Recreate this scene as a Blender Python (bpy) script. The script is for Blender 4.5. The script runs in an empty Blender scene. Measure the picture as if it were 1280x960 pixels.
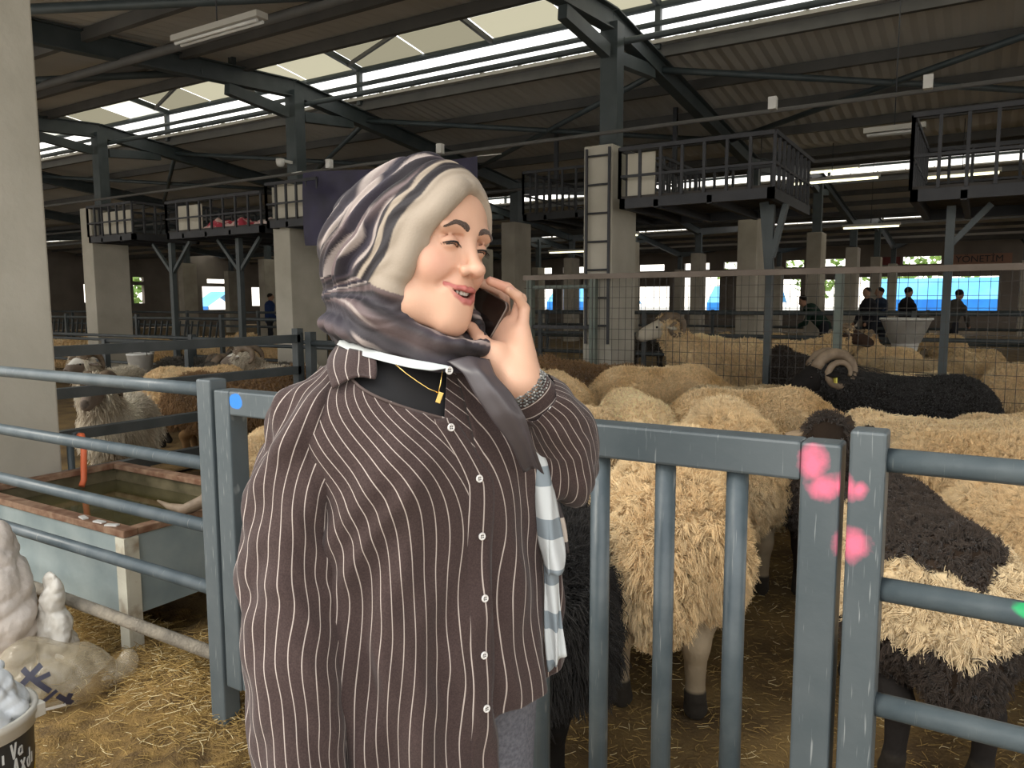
import bpy, bmesh, math, random
import numpy as np
from mathutils import Vector, Matrix, Euler

# ------------------------------------------------------------------ camera, light, exposure
S = bpy.context.scene
COL = S.collection
PI = math.pi
YAW, PITCH, ROLL, CAM_H, FPX = math.radians(31.8), math.radians(6.1), math.radians(-0.2), 1.45, 950.0
cam_data = bpy.data.cameras.new('camera')
cam = bpy.data.objects.new('camera', cam_data)
COL.objects.link(cam)
cam_data.sensor_width = 36.0
cam_data.lens = 36.0 * FPX / 1280.0
cam_data.clip_start, cam_data.clip_end = 0.05, 400
cam.matrix_world = Matrix.Translation((0, 0, CAM_H)) @ Matrix.Rotation(YAW, 4, 'Z') @ Matrix.Rotation(PI/2 - PITCH, 4, 'X') @ Matrix.Rotation(ROLL, 4, 'Z')
S.camera = cam

world = bpy.data.worlds.new('overcast_sky')
S.world = world
world.use_nodes = True
wn = world.node_tree
wn.nodes.clear()
w_out = wn.nodes.new('ShaderNodeOutputWorld')
w_bg = wn.nodes.new('ShaderNodeBackground')
w_tc = wn.nodes.new('ShaderNodeTexCoord')
w_sep = wn.nodes.new('ShaderNodeSeparateXYZ')
w_ramp = wn.nodes.new('ShaderNodeValToRGB')
wn.links.new(w_tc.outputs['Generated'], w_sep.inputs[0])
wn.links.new(w_sep.outputs['Z'], w_ramp.inputs[0])
w_ramp.color_ramp.elements[0].position = 0.0
w_ramp.color_ramp.elements[0].color = (1.0, 0.94, 0.84, 1)
w_ramp.color_ramp.elements[1].position = 0.6
w_ramp.color_ramp.elements[1].color = (0.90, 0.95, 1.0, 1)
wn.links.new(w_ramp.outputs[0], w_bg.inputs[0])
w_bg.inputs[1].default_value = 2.2
wn.links.new(w_bg.outputs[0], w_out.inputs[0])

sun_d = bpy.data.lights.new('sun', 'SUN')
sun_d.energy = 2.0
sun_d.angle = math.radians(25)
sun_d.color = (1.0, 0.93, 0.80)
sun = bpy.data.objects.new('sun', sun_d)
COL.objects.link(sun)
# veiled sun, low behind the photographer and to the left
sun.rotation_euler = Vector((0.42, 0.66, -0.70)).to_track_quat('-Z', 'Y').to_euler()

S.view_settings.view_transform = 'Standard'
S.view_settings.look = 'None'
S.view_settings.exposure = 0.0
S.view_settings.gamma = 1.0
S.view_settings.use_curve_mapping = False

# ------------------------------------------------------------------ helpers
rng = np.random.default_rng(7)
random.seed(7)

def node(nt, t, **kw):
    n = nt.nodes.new(t)
    for k, v in kw.items():
        setattr(n, k, v)
    return n

def mat(name, c, c2=None, rough=.6, metal=0., scale=6., bump=0., bscale=40., stretch=None, lo=.35, hi=.65, detail=4., spec=.5, coat=0.):
    m = bpy.data.materials.new(name)
    m.use_nodes = True
    nt = m.node_tree
    b = nt.nodes['Principled BSDF']
    b.inputs['Roughness'].default_value = rough
    b.inputs['Metallic'].default_value = metal
    b.inputs['Specular IOR Level'].default_value = spec
    b.inputs['Coat Weight'].default_value = coat
    tc = node(nt, 'ShaderNodeTexCoord')
    mp = node(nt, 'ShaderNodeMapping')
    nt.links.new(tc.outputs['Object'], mp.inputs[0])
    if stretch:
        mp.inputs['Scale'].default_value = stretch
    if c2 is not None:
        n = node(nt, 'ShaderNodeTexNoise')
        n.inputs['Scale'].default_value = scale
        n.inputs['Detail'].default_value = detail
        nt.links.new(mp.outputs[0], n.inputs['Vector'])
        r = node(nt, 'ShaderNodeValToRGB')
        r.color_ramp.elements[0].position = lo
        r.color_ramp.elements[1].position = hi
        r.color_ramp.elements[0].color = (*c, 1)
        r.color_ramp.elements[1].color = (*c2, 1)
        nt.links.new(n.outputs[0], r.inputs[0])
        nt.links.new(r.outputs[0], b.inputs['Base Color'])
        m['ramp'] = r.name
    else:
        b.inputs['Base Color'].default_value = (*c, 1)
    if bump:
        n2 = node(nt, 'ShaderNodeTexNoise')
        n2.inputs['Scale'].default_value = bscale
        n2.inputs['Detail'].default_value = 5.
        nt.links.new(mp.outputs[0], n2.inputs['Vector'])
        bp = node(nt, 'ShaderNodeBump')
        bp.inputs['Strength'].default_value = bump
        bp.inputs['Distance'].default_value = .01
        nt.links.new(n2.outputs[0], bp.inputs['Height'])
        nt.links.new(bp.outputs[0], b.inputs['Normal'])
    return m

def emis(name, c, s):
    m = bpy.data.materials.new(name)
    m.use_nodes = True
    nt = m.node_tree
    nt.nodes.remove(nt.nodes['Principled BSDF'])
    e = node(nt, 'ShaderNodeEmission')
    e.inputs[0].default_value = (*c, 1)
    e.inputs[1].default_value = s
    nt.links.new(e.outputs[0], nt.nodes['Material Output'].inputs[0])
    return m

def add_mix(m, c, fac_builder):
    """lay another colour over a material's base colour where fac_builder's mask is 1"""
    nt = m.node_tree
    b = nt.nodes['Principled BSDF']
    mix = node(nt, 'ShaderNodeMix', data_type='RGBA')
    inp = b.inputs['Base Color']
    if inp.is_linked:
        nt.links.new(inp.links[0].from_socket, mix.inputs[6])
    else:
        mix.inputs[6].default_value = inp.default_value
    mix.inputs[7].default_value = (*c, 1)
    nt.links.new(fac_builder(nt), mix.inputs[0])
    nt.links.new(mix.outputs[2], inp)

class MB:
    """collects shapes, then links them as one mesh object"""
    def __init__(s):
        s.v, s.f, s.sm = [], [], []
    def add(s, v, f, smooth=False):
        o = len(s.v)
        s.v += [tuple(p) for p in v]
        s.f += [tuple(i + o for i in q) for q in f]
        s.sm += [smooth] * len(f)
        return s
    def box(s, lo, hi, rot=None, c=None):
        (x0, y0, z0), (x1, y1, z1) = lo, hi
        v = [Vector(p) for p in ((x0,y0,z0),(x1,y0,z0),(x1,y1,z0),(x0,y1,z0),(x0,y0,z1),(x1,y0,z1),(x1,y1,z1),(x0,y1,z1))]
        if rot is not None:
            c = Vector(c or ((x0+x1)/2, (y0+y1)/2, (z0+z1)/2))
            v = [rot @ (p - c) + c for p in v]
        return s.add(v, [(0,3,2,1),(4,5,6,7),(0,1,5,4),(1,2,6,5),(2,3,7,6),(3,0,4,7)])
    def beam(s, p0, p1, w, h, up=(0,0,1)):
        p0, p1 = Vector(p0), Vector(p1)
        d = (p1 - p0).normalized()
        up = Vector(up)
        if abs(d.dot(up)) > .99: up = Vector((0,1,0))
        a = d.cross(up).normalized() * (w/2)
        b = a.cross(d).normalized() * (h/2)
        v = [p0-a-b, p0+a-b, p0+a+b, p0-a+b, p1-a-b, p1+a-b, p1+a+b, p1-a+b]
        return s.add(v, [(0,1,2,3),(7,6,5,4),(1,0,4,5),(2,1,5,6),(3,2,6,7),(0,3,7,4)])
    def ibeam(s, p0, p1, w, h, t=.015):
        up = Vector((0,0,1))
        p0, p1 = Vector(p0), Vector(p1)
        d = (p1 - p0).normalized()
        b = d.cross(up).cross(d).normalized()
        s.beam(p0, p1, t, h)
        for k in (-1, 1):
            s.beam(p0 + b*k*(h/2 - t/2), p1 + b*k*(h/2 - t/2), w, t)
        return s
    def tube(s, pts, r, n=12, cap=True):
        pts = [Vector(p) for p in pts]
        rs = r if hasattr(r, '__len__') else [r]*len(pts)
        ring, up = [], None
        for i, p in enumerate(pts):
            d = (pts[min(i+1, len(pts)-1)] - pts[max(i-1, 0)]).normalized()
            if up is None:
                up = Vector((0,0,1)) if abs(d.z) < .9 else Vector((1,0,0))
            a = d.cross(up)
            a = a.normalized() if a.length > 1e-6 else d.orthogonal().normalized()
            up = a.cross(d).normalized()
            ring.append([p + (a*math.cos(2*PI*k/n) + up*math.sin(2*PI*k/n))*rs[i] for k in range(n)])
        o = len(s.v)
        for q in ring: s.v += [tuple(p) for p in q]
        for i in range(len(pts)-1):
            for k in range(n):
                s.f.append((o+i*n+k, o+(i+1)*n+k, o+(i+1)*n+(k+1)%n, o+i*n+(k+1)%n)); s.sm.append(True)
        if cap:
            s.f.append(tuple(o+k for k in range(n))); s.sm.append(False)
            s.f.append(tuple(o+(len(pts)-1)*n+k for k in reversed(range(n)))); s.sm.append(False)
        return s
    def lathe(s, prof, n=32, c=(0,0,0)):
        o = len(s.v)
        for r, z in prof:
            s.v += [(c[0]+r*math.cos(2*PI*k/n), c[1]+r*math.sin(2*PI*k/n), c[2]+z) for k in range(n)]
        for i in range(len(prof)-1):
            for k in range(n):
                s.f.append((o+i*n+k, o+i*n+(k+1)%n, o+(i+1)*n+(k+1)%n, o+(i+1)*n+k)); s.sm.append(True)
        return s
    def grid(s, P, closed_u=False, smooth=True):
        """P: (rows, cols, 3) array"""
        R, Cn = P.shape[:2]
        o = len(s.v)
        s.v += [tuple(p) for p in P.reshape(-1, 3)]
        for i in range(R-1):
            for k in range(Cn if closed_u else Cn-1):
                s.f.append((o+i*Cn+k, o+i*Cn+(k+1)%Cn, o+(i+1)*Cn+(k+1)%Cn, o+(i+1)*Cn+k)); s.sm.append(smooth)
        return s
    def mesh(s, name, m):
        me = bpy.data.meshes.new(name)
        me.from_pydata(s.v, [], s.f)
        me.polygons.foreach_set('use_smooth', s.sm)
        if m: me.materials.append(m)
        me.update()
        return me
    def build(s, name, m, parent=None, off=None, bevel=0):
        """off: subtract this (vertices given in world space, parent's own spot)"""
        if off is not None:
            ox, oy, oz = off
            s.v = [(x-ox, y-oy, z-oz) for x, y, z in s.v]
        return link(name, s.mesh(name, m), parent, bevel)

def link(name, data, parent=None, bevel=0):
    o = bpy.data.objects.new(name, data)
    COL.objects.link(o)
    if parent is not None: o.parent = parent
    if bevel:
        b = o.modifiers.new('bevel', 'BEVEL')
        b.width, b.segments, b.limit_method = bevel, 2, 'ANGLE'
    return o

def tag(o, label=None, cat=None, group=None, kind=None):
    if label: o['label'] = label
    if cat: o['category'] = cat
    if group: o['group'] = group
    if kind: o['kind'] = kind
    return o

def thing(name, label, cat, loc=(0,0,0), rz=0., group=None):
    o = bpy.data.objects.new(name, None)
    o.empty_display_size = .1
    COL.objects.link(o)
    o.location = loc
    o.rotation_euler = (0, 0, rz)
    return tag(o, label, cat, group)

def struct(name, mb, m, parent=None, bevel=0):
    o = mb.build(name, m, parent, None, bevel)
    if parent is None: o['kind'] = 'structure'
    return o

def copy_tree(o, parent=None):
    c = o.copy()
    COL.objects.link(c)
    if parent is not None: c.parent = parent
    for ch in [x for x in o.children]:
        copy_tree(ch, c)
    return c

def view(a, d, z=0.):
    """a: metres to the right of the line of sight, d: metres ahead of the photographer"""
    return (a*math.cos(YAW) - d*math.sin(YAW), a*math.sin(YAW) + d*math.cos(YAW), z)

# ------------------------------------------------------------------ materials
M_concrete = mat('column_concrete', (.38,.355,.295), (.47,.44,.375), rough=.9, scale=3, bump=.25, bscale=25, lo=.3, hi=.7)
M_far_concrete = mat('far_concrete', (.30,.27,.22), (.40,.36,.30), rough=.9, scale=2)
M_steel = mat('painted_steel', (.035,.048,.052), (.055,.068,.072), rough=.5, scale=4)
M_dark_steel = mat('dark_steel', (.022,.024,.030), (.035,.036,.042), rough=.6, scale=5)
M_purlin = mat('purlin_steel', (.075,.073,.070), (.10,.096,.09), rough=.7, scale=3)
M_sheet = mat('roof_sheet', (.44,.425,.395), (.53,.51,.475), rough=.85, scale=1.2, stretch=(1,.3,1))
M_pipe = mat('rail_paint', (.13,.165,.185), (.19,.225,.24), rough=.38, scale=9, bump=.05, bscale=60)
M_rail_dark = mat('pen_rail_dark', (.035,.045,.05), (.06,.07,.075), rough=.5, scale=6)
M_green_post = mat('mesh_post_paint', (.10,.13,.115), (.15,.17,.14), rough=.6, scale=6)
M_tan_rail = mat('mesh_top_rail_paint', (.17,.135,.11), (.22,.18,.15), rough=.7, scale=5)
M_wire = mat('wire', (.06,.055,.05), rough=.6, metal=.3)
M_tube_light = emis('lit_tube', (1., .95, .6), 3.)
M_fixture = mat('fixture_plastic', (.42,.40,.36), rough=.5)
M_white = mat('white_plastic', (.72,.72,.70), (.62,.61,.58), rough=.5, scale=6)
M_wall = mat('back_wall_render', (.16,.135,.115), (.21,.18,.155), rough=.9, scale=1)

# ------------------------------------------------------------------ structure: floor
def hnoise(x, y, seed=0.):
    return (np.sin(x*3.1+seed)*np.cos(y*2.7-seed*1.3) + .6*np.sin(x*6.3+y*4.1+seed) + .35*np.sin(x*13.7-y*11.3+2*seed) + .22*np.cos(x*24.1+y*27.7))

def floor_z(x, y):
    z = .012*hnoise(np.asarray(x), np.asarray(y), .7)
    return z - .02

M_floor = mat('trodden_dirt', (.085,.05,.018), (.26,.165,.055), rough=.95, scale=3.2, bump=.9, bscale=55, lo=.3, hi=.72, detail=9)
M_outside = mat('outside_concrete', (.50,.47,.42), (.58,.55,.49), rough=.9, scale=.8)
gx, gy = np.meshgrid(np.linspace(-6, 3, 181), np.linspace(-.5, 8, 171))
P = np.dstack([gx, gy, floor_z(gx, gy)])
floor = struct('floor', MB().grid(P), M_floor)
f2 = MB()
for lo, hi in (((-48,-.5),(-6,45)), ((3,-.5),(16,45)), ((-6,8),(3,45))):
    f2.add([(lo[0],lo[1],-.02),(hi[0],lo[1],-.02),(hi[0],hi[1],-.02),(lo[0],hi[1],-.02)], [(0,1,2,3)])
f2.build('floor_beyond', M_floor, floor)
g = MB()
g.add([(-200,-200,-.06),(200,-200,-.06),(200,250,-.06),(-200,250,-.06)], [(0,1,2,3)])
tag(g.build('ground', M_outside), kind='structure')

# ------------------------------------------------------------------ structure: columns and roof
RX = [-3.6 + 4.93*k for k in range(-6, 3)]          # rafter lines
ROWS = [1.85, 7.9, 13.95, 20.0, 26.05, 32.1, 38.15]
SL, RIDGE = .104, 4.75
def roof_z(y):
    t = (y - 7.9) % 12.1
    t = min(t, 12.1 - t)
    return RIDGE - SL*t

for j, y in enumerate(ROWS):
    for i, x in enumerate(RX):
        if (j == 0 and x > -3) or (j == 2 and abs(x+18.39) < .1): continue
        near = j == 0
        top = 3.55 if near else 3.12
        cx = x - .8 if near and abs(x+3.6) < .1 else x
        yc = 1.90 if near else y
        hy = .27 if near else .33
        c = struct('column', MB().box((cx-.17, yc-hy, -.05), (cx+.17, yc+hy, top)), M_concrete if j < 2 else M_far_concrete, None, .012)
        s = MB()
        s.box((cx-.10,y-.09,top),(cx+.10,y+.09,roof_z(y)-.3))
        s.box((cx-.14,y-.14,top),(cx+.14,y+.14,top+.02))
        s.build('steel_stub', M_steel, c)

ceiling = thing('ceiling', None, None)
ceiling['kind'] = 'structure'
X0, X1 = -44., 13.
# roof sheets, one per bay and slope; the strip on each ridge stays open under a raised cap
def sheet(xa, xb, ya, yb):
    b = MB()
    n = max(2, int((xb-xa)/.16))
    xs = np.linspace(xa, xb, n*2+1)
    top = []
    for y in (ya, yb):
        top.append([(x, y, roof_z(y) + (.018 if k % 2 else 0)) for k, x in enumerate(xs)])
    b.grid(np.array(top), smooth=False)
    b.grid(np.array([[ (x,y,z+.03) for x,y,z in r] for r in top])[:, ::-1], smooth=False)
    b.build('roof_sheet', M_sheet, ceiling)
edges = [X0] + RX + [X1]
for ya, yb in ((.5, 4.2), (4.2, 7.15), (9.2, 11.6), (11.6, 13.95), (13.95, 16.6), (16.6, 19.4), (21.2, 23.6), (23.6, 26.05), (26.05, 29), (29, 31.4), (33.3, 36), (36, 39), (39, 42), (42, 44.3)):
    if ya < 14:
        for xa, xb in zip(edges[:-1], edges[1:]):
            if xb - xa > .5: sheet(xa, xb, ya, yb)
    else:
        b = MB()
        b.box((X0, ya, 0), (X1, yb, .03))
        b.v = [(x, y, z + roof_z(min(max(y, ya), yb))) for x, y, z in b.v]
        b.build('roof_sheet', M_sheet, ceiling)

# rafters and purlins
for x in RX:
    for a, bb in ((.5, 7.9), (7.9, 13.95), (13.95, 20.0), (20.0, 26.05), (26.05, 32.1), (32.1, 38.15), (38.15, 44.2)):
        MB().ibeam((x, a, roof_z(a)-.26), (x, bb, roof_z(bb)-.26), .14, .24).build('rafter', M_steel, ceiling)
    for y in (7.9, 20.0, 32.1):
        h = MB()
        for s in (-1, 1):
            h.beam((x, y+s*.15, roof_z(y)-.62), (x, y+s*1.15, roof_z(y+s*1.15)-.40), .10, .14)
        h.build('haunch', M_steel, ceiling)
for y in [1.0, 2.3, 3.6, 4.9, 6.1, 7.05, 9.3, 10.5, 11.7, 12.9, 14.9, 16.2, 17.5, 18.8, 21.5, 22.8, 24.1, 25.4, 27, 28.4, 29.8, 31.2, 33.6, 34.9, 36.2, 37.5, 38.8, 40.1, 41.4, 42.7]:
    MB().beam((X0, y, roof_z(y)-.075), (X1, y, roof_z(y)-.075), .07, .13).build('purlin', M_purlin, ceiling)

# ridge monitors: translucent cap panels over an open slot
def translucent(name, c, tw=.75):
    m = bpy.data.materials.new(name)
    m.use_nodes = True
    nt = m.node_tree
    nt.nodes.remove(nt.nodes['Principled BSDF'])
    t = node(nt, 'ShaderNodeBsdfTranslucent'); t.inputs[0].default_value = (*c, 1)
    d = node(nt, 'ShaderNodeBsdfDiffuse'); d.inputs[0].default_value = (*c, 1)
    mx = node(nt, 'ShaderNodeMixShader'); mx.inputs[0].default_value = tw
    nt.links.new(d.outputs[0], mx.inputs[1]); nt.links.new(t.outputs[0], mx.inputs[2])
    nt.links.new(mx.outputs[0], nt.nodes['Material Output'].inputs[0])
    return m
M_cream = [translucent('skylight_cream', (.34,.31,.22)), translucent('skylight_dusty', (.20,.18,.125)), translucent('skylight_clean', (.62,.60,.50), .85)]
for r in (7.9, 20.0, 32.1):
    for x0, x1 in zip(edges[:-1], edges[1:]):
        n = max(1, round((x1-x0)/1.23))
        for k in range(n):
            xa, xb = x0 + (x1-x0)*k/n + .015, x0 + (x1-x0)*(k+1)/n - .015
            for s, w in ((-1, 1.3), (1, 1.42)):
                ym, ye = r + .15, r + .15 + s*w*.92
                zm, ze = RIDGE + .56, RIDGE + .38
                for q in range(2):
                    ya, yb = ym + (ye-ym)*q/2, ym + (ye-ym)*(q+1)/2
                    za, zb = zm + (ze-zm)*q/2, zm + (ze-zm)*(q+1)/2
                    if r > 8 and q: continue
                    if r > 8: yb, zb = ye, ze
                    p = MB()
                    p.add([(xa,ya,za),(xb,ya,za),(xb,yb,zb),(xa,yb,zb)], [(0,1,2,3)])
                    p.build('skylight_panel', M_cream[int(rng.choice([0,0,1,2]))], ceiling)
        if x1 < X1:
            t = MB()
            for s in (-1, 1):
                t.beam((x1, r+.15, RIDGE+.50), (x1, r+.15+s*1.25, RIDGE+.33), .06, .08)
                t.box((x1-.035, r+.15+s*1.2-.035, RIDGE-.2), (x1+.035, r+.15+s*1.2+.035, RIDGE+.36))
            t.build('monitor_frame', M_steel, ceiling)
        xm = (x0+x1)/2
        t = MB()
        t.beam((xm, r+.15, RIDGE+.50), (xm, r+1.4, RIDGE+.33), .05, .06)
        t.beam((x0, r+1.1, RIDGE+.34), (xm, r+.2, RIDGE+.47), .04, .05)
        t.build('monitor_brace', M_purlin, ceiling)
    for y, z, rr in ((r+1.4, RIDGE+.335, .045), (r+1.33, RIDGE+.10, .034), (r-1.0, RIDGE+.33, .05), (r+.15, RIDGE+.50, .05), (r-.75, RIDGE-.05, .04)):
        MB().tube([(X0, y, z), (X1, y, z)], rr, 10).build('ridge_pipe', M_steel, ceiling)
    b = MB()
    b.box((X0, r+1.28, roof_z(r+1.3)-.01), (X1, r+1.31, roof_z(r+1.3)+.035))
    for x in np.arange(X0, X1, .62):
        b.box((x-.015, r+1.26, roof_z(r+1.3)+.03), (x+.015, r+1.32, roof_z(r+1.3)+.065))
    b.build('gutter_flashing', M_fixture, ceiling)

# slanting round braces under the roof, and long service pipes
def brace(p0, p1, r=.035, m=M_steel):
    MB().tube([p0, p1], r, 10).build('roof_brace', m, ceiling)
for k in (3, 4, 5, 6, 7):
    xa, xb = RX[k], RX[k+1] if k+1 < len(RX) else X1
    brace((xa, 12.4, roof_z(12.4)-.28), (xb, 9.4, roof_z(9.4)-.25), .04)
    brace((xa, 9.4, roof_z(9.4)-.25), (xb, 12.4, roof_z(12.4)-.28), .04)
    if k < 6:
        brace((xa, 3.0, roof_z(3.0)-.25), (xb, 6.4, roof_z(6.4)-.24), .045)
brace((X0, 5.3, roof_z(5.3)-.30), (X1, 5.3, roof_z(5.3)-.30), .05, M_purlin)
brace((X0, 8.05, 4.30), (X1, 8.05, 4.30), .035)
brace((X0, 12.8, 3.62), (X1, 12.8, 3.62), .03, M_purlin)

# ------------------------------------------------------------------ structure: walls with openings at the far end
KF = 1.38            # depth scale of the far end
def far_z(z): return CAM_H + (z-CAM_H)*KF
def wall_with_openings(name, axis, pos, span, openings, slots):
    b = MB()
    zl, zs0, zs1 = (far_z(2.65), far_z(2.82), far_z(3.1)) if axis == 'y' else (2.65, 2.82, 3.1)
    def bx(a0, a1, z0, z1):
        if a1 - a0 < 1e-3: return
        if axis == 'y': b.box((a0, pos, z0), (a1, pos+.25, z1))
        else: b.box((pos-.25, a0, z0), (pos, a1, z1))
    a = span[0]
    for o0, o1, z0, z1 in sorted(openings):
        bx(a, o0, 0, zl)
        bx(o0, o1, 0, z0); bx(o0, o1, z1, zl)
        a = o1
    bx(a, span[1], 0, zl)
    a = span[0]
    bx(span[0], span[1], zl, zs0)
    for o0, o1 in sorted(slots):
        bx(a, o0, zs0, zs1); a = o1
    bx(a, span[1], zs0, zs1)
    bx(span[0], span[1], zs1, 4.9)
    return struct(name, b, M_wall)
wall_with_openings('wall_back', 'y', 32.*KF, (-44, 13),
    [(a*KF, b*KF, far_z(c), far_z(d)) for a, b, c, d in ((-18.7,-17.55,1.02,2.2),(-17.05,-15.75,1.02,2.2),(-13.5,-11.75,1.07,2.15),(-11.2,-9.55,1.08,2.5),(-8.3,-7.7,1.1,2.4),(-7.2,-6.3,1.1,2.35),(-5.9,-4.6,1.1,2.3),(-4.22,-1.3,1.02,2.38),(-1.1,.36,1.02,2.34),(3.,7.,1.,2.4),(-30,-28,1.1,2.5))],
    [(a*KF, b*KF) for a, b in ((-18.6,-17.6),(-17,-15.9),(-13.4,-12.),(-11.1,-10),(-9.4,-8.6),(-6.9,-6.2),(-5.6,-4.6),(-2.7,-1.45),(-31,-30))])
wall_with_openings('wall_left', 'x', -44., (.5, 44), [(24.4,25.0,1.55,2.6),(27.4,28.1,1.5,2.6),(32.2,35.2,1.05,2.6),(36.2,37.2,1.3,2.6),(10,12,1.2,2.5)], [(27.4,28.1),(32.6,34.6)])

# painted boards over the far openings
def board(label, x0, x1, z0, z1, m, text=None):
    t = thing('sign', label, 'sign', ((x0+x1)/2, 44.13, z0))
    MB().box((x0, 44.08, z0), (x1, 44.15, z1)).build('board', m, t, t.location)
    if text:
        cu = bpy.data.curves.new('lettering', 'FONT')
        cu.body = text; cu.align_x = 'CENTER'; cu.align_y = 'CENTER'; cu.size = (z1-z0)*.86; cu.extrude = .01
        cu.materials.append(M_dark_steel)
        tmp = bpy.data.objects.new('lettering_outline', cu)
        COL.objects.link(tmp)
        bpy.context.view_layer.update()
        me = bpy.data.meshes.new_from_object(tmp.evaluated_get(bpy.context.evaluated_depsgraph_get()))
        bpy.data.objects.remove(tmp)
        me.name = 'lettering'
        o = link('lettering', me, t)
        o.location = (0, -.065, (z1-z0)/2); o.rotation_euler = (PI/2, 0, 0)
board('brown board lettered in black above the blue stall opening, at the far right', -1.72, .98, 3.24, 3.76, mat('brown_board', (.30,.16,.11), rough=.7), 'YÖNETİM')
board('dark red board above the far opening where the men stand', -5.15, -3.85, 3.34, 3.74, mat('red_board', (.16,.03,.03), rough=.7))

# ------------------------------------------------------------------ outside, beyond the far openings
M_tarp = mat('blue_tarp', (.01,.16,.62), (.02,.24,.75), rough=.5, scale=.6)
M_tarp_light = mat('pale_blue_tarp', (.10,.42,.80), (.16,.5,.85), rough=.5, scale=.6)
M_leaf = mat('tree_leaf', (.10,.20,.03), (.22,.34,.07), rough=.7, scale=2)
M_trunk = mat('bark', (.10,.07,.05), rough=.9)
def stall(x0, x1, y, h, label):
    x0, x1, y, h = x0*KF, x1*KF, y*KF, far_z(h)+.06
    t = thing('market_stall', label, 'stall', ((x0+x1)/2, y, -.06), 0, None)
    def B(): return MB()
    o = t.location
    w, d = (x1-x0)/2, 1.8
    B().add([(-w,-d,h*.55),(w,-d,h*.55),(w,0,h),(-w,0,h),(w,d,h*.55),(-w,d,h*.55)], [(0,1,2,3),(3,2,4,5)]).build('canopy', M_tarp_light, t)
    B().add([(-w,-d-.02,.85),(w,-d-.02,.85),(w,-d-.02,h*.55),(-w,-d-.02,h*.55)], [(0,1,2,3)]).build('side_curtain', M_tarp, t)
    for sx in (-1, 0, 1):
        for sy in (-1, 1):
            MB().tube([(sx*w*.98, sy*d*.98, 0), (sx*w*.98, sy*d*.98, h*.55)], .04, 8).build('post', M_white, t)
stall(-4.6, 1.2, 40., 2.5, 'long blue tarpaulin stall outside the far right openings')
stall(-21.6, -18.3, 40., 2.45, 'blue tarpaulin stall outside the far openings by the narrow windows')
stall(-17.9, -16.2, 38.5, 2.2, 'small blue tarpaulin stall with pale top between two narrow far windows')
stall(-35.5, -34., 26.5, 2.1, 'blue tarpaulin stall seen past the far left opening')
stall(-12.5, -9.0, 41., 2.3, 'blue tarpaulin stall outside the pale middle opening')
def tree(x, y, h, r, label):
    if x > -50: x, y, h, r = x*KF, y*KF, h*KF, r*KF
    t = thing('tree', label, 'tree', (x, y, -.06), 0, 'trees outside the market hall')
    MB().tube([(0,0,0),(.05,0,h*.5),(0,.1,h*.8)], [.16,.12,.05], 8).build('trunk', M_trunk, t)
    b = MB()
    for k in range(260):
        p = rng.normal(size=3); p /= np.linalg.norm(p); p *= r*rng.uniform(.55, 1.)
        c = Vector((p[0], p[1], p[2]*.8 + h*.75))
        a = Vector(rng.normal(size=3)).normalized()*.3; q = Vector(rng.normal(size=3)).normalized()*.26
        b.add([c-a, c+q, c+a, c-q], [(0,1,2,3)])
    o = b.build('foliage', M_leaf, t)
    o['kind'] = 'stuff'
for (x, y, h, r, l) in ((-8.5,50,4.2,2.4,'leafy green tree outside the middle far opening'), (-13.5,52,5,2.6,'leafy green tree outside by the bright middle window'),
                        (-1,56,5.5,3,'leafy tree rising over the long blue stall outside'), (-52,26,4,2.2,'green tree outside the narrow left end window'), (-53,34,4,2.2,'green tree outside the second left end window'),(-4.2,47.5,4.2,2.,'leafy green tree outside beside the pale round column')):
    tree(x, y, h, r, l)

# ------------------------------------------------------------------ front fence and gate
FY, FC = 1.53, 1.565
def world_spots(nt, spots, wob=.012, nscale=40., soft=.35):
    """mask: 1 inside any of the (x, z, r) spots on the fence, with a frayed edge"""
    geo = node(nt, 'ShaderNodeNewGeometry')
    nz = node(nt, 'ShaderNodeTexNoise'); nz.inputs['Scale'].default_value = nscale; nz.inputs['Detail'].default_value = 6
    nt.links.new(geo.outputs['Position'], nz.inputs['Vector'])
    sx = node(nt, 'ShaderNodeSeparateXYZ'); nt.links.new(geo.outputs['Position'], sx.inputs[0])
    out = None
    def m(op, a, b=None, clamp=False):
        n = node(nt, 'ShaderNodeMath', operation=op, use_clamp=clamp)
        for i, q in enumerate((a, b)):
            if q is None: continue
            if isinstance(q, (int, float)): n.inputs[i].default_value = q
            else: nt.links.new(q, n.inputs[i])
        return n.outputs[0]
    for (x, z, rx, rz) in spots:
        dx = m('DIVIDE', m('SUBTRACT', sx.outputs[0], x), rx)
        dz = m('DIVIDE', m('SUBTRACT', sx.outputs[2], z), rz)
        d = m('SQRT', m('ADD', m('MULTIPLY', dx, dx), m('MULTIPLY', dz, dz)))
        d = m('ADD', d, m('MULTIPLY', m('SUBTRACT', nz.outputs[0], .5), wob*50))
        v = m('DIVIDE', m('SUBTRACT', 1.0, d), soft, True)
        out = v if out is None else m('MAXIMUM', out, v)
    # keep to the faces turned to the walkway
    sn = node(nt, 'ShaderNodeSeparateXYZ'); nt.links.new(geo.outputs['Normal'], sn.inputs[0])
    return m('MULTIPLY', out, m('LESS_THAN', sn.outputs[1], -.2))
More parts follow.
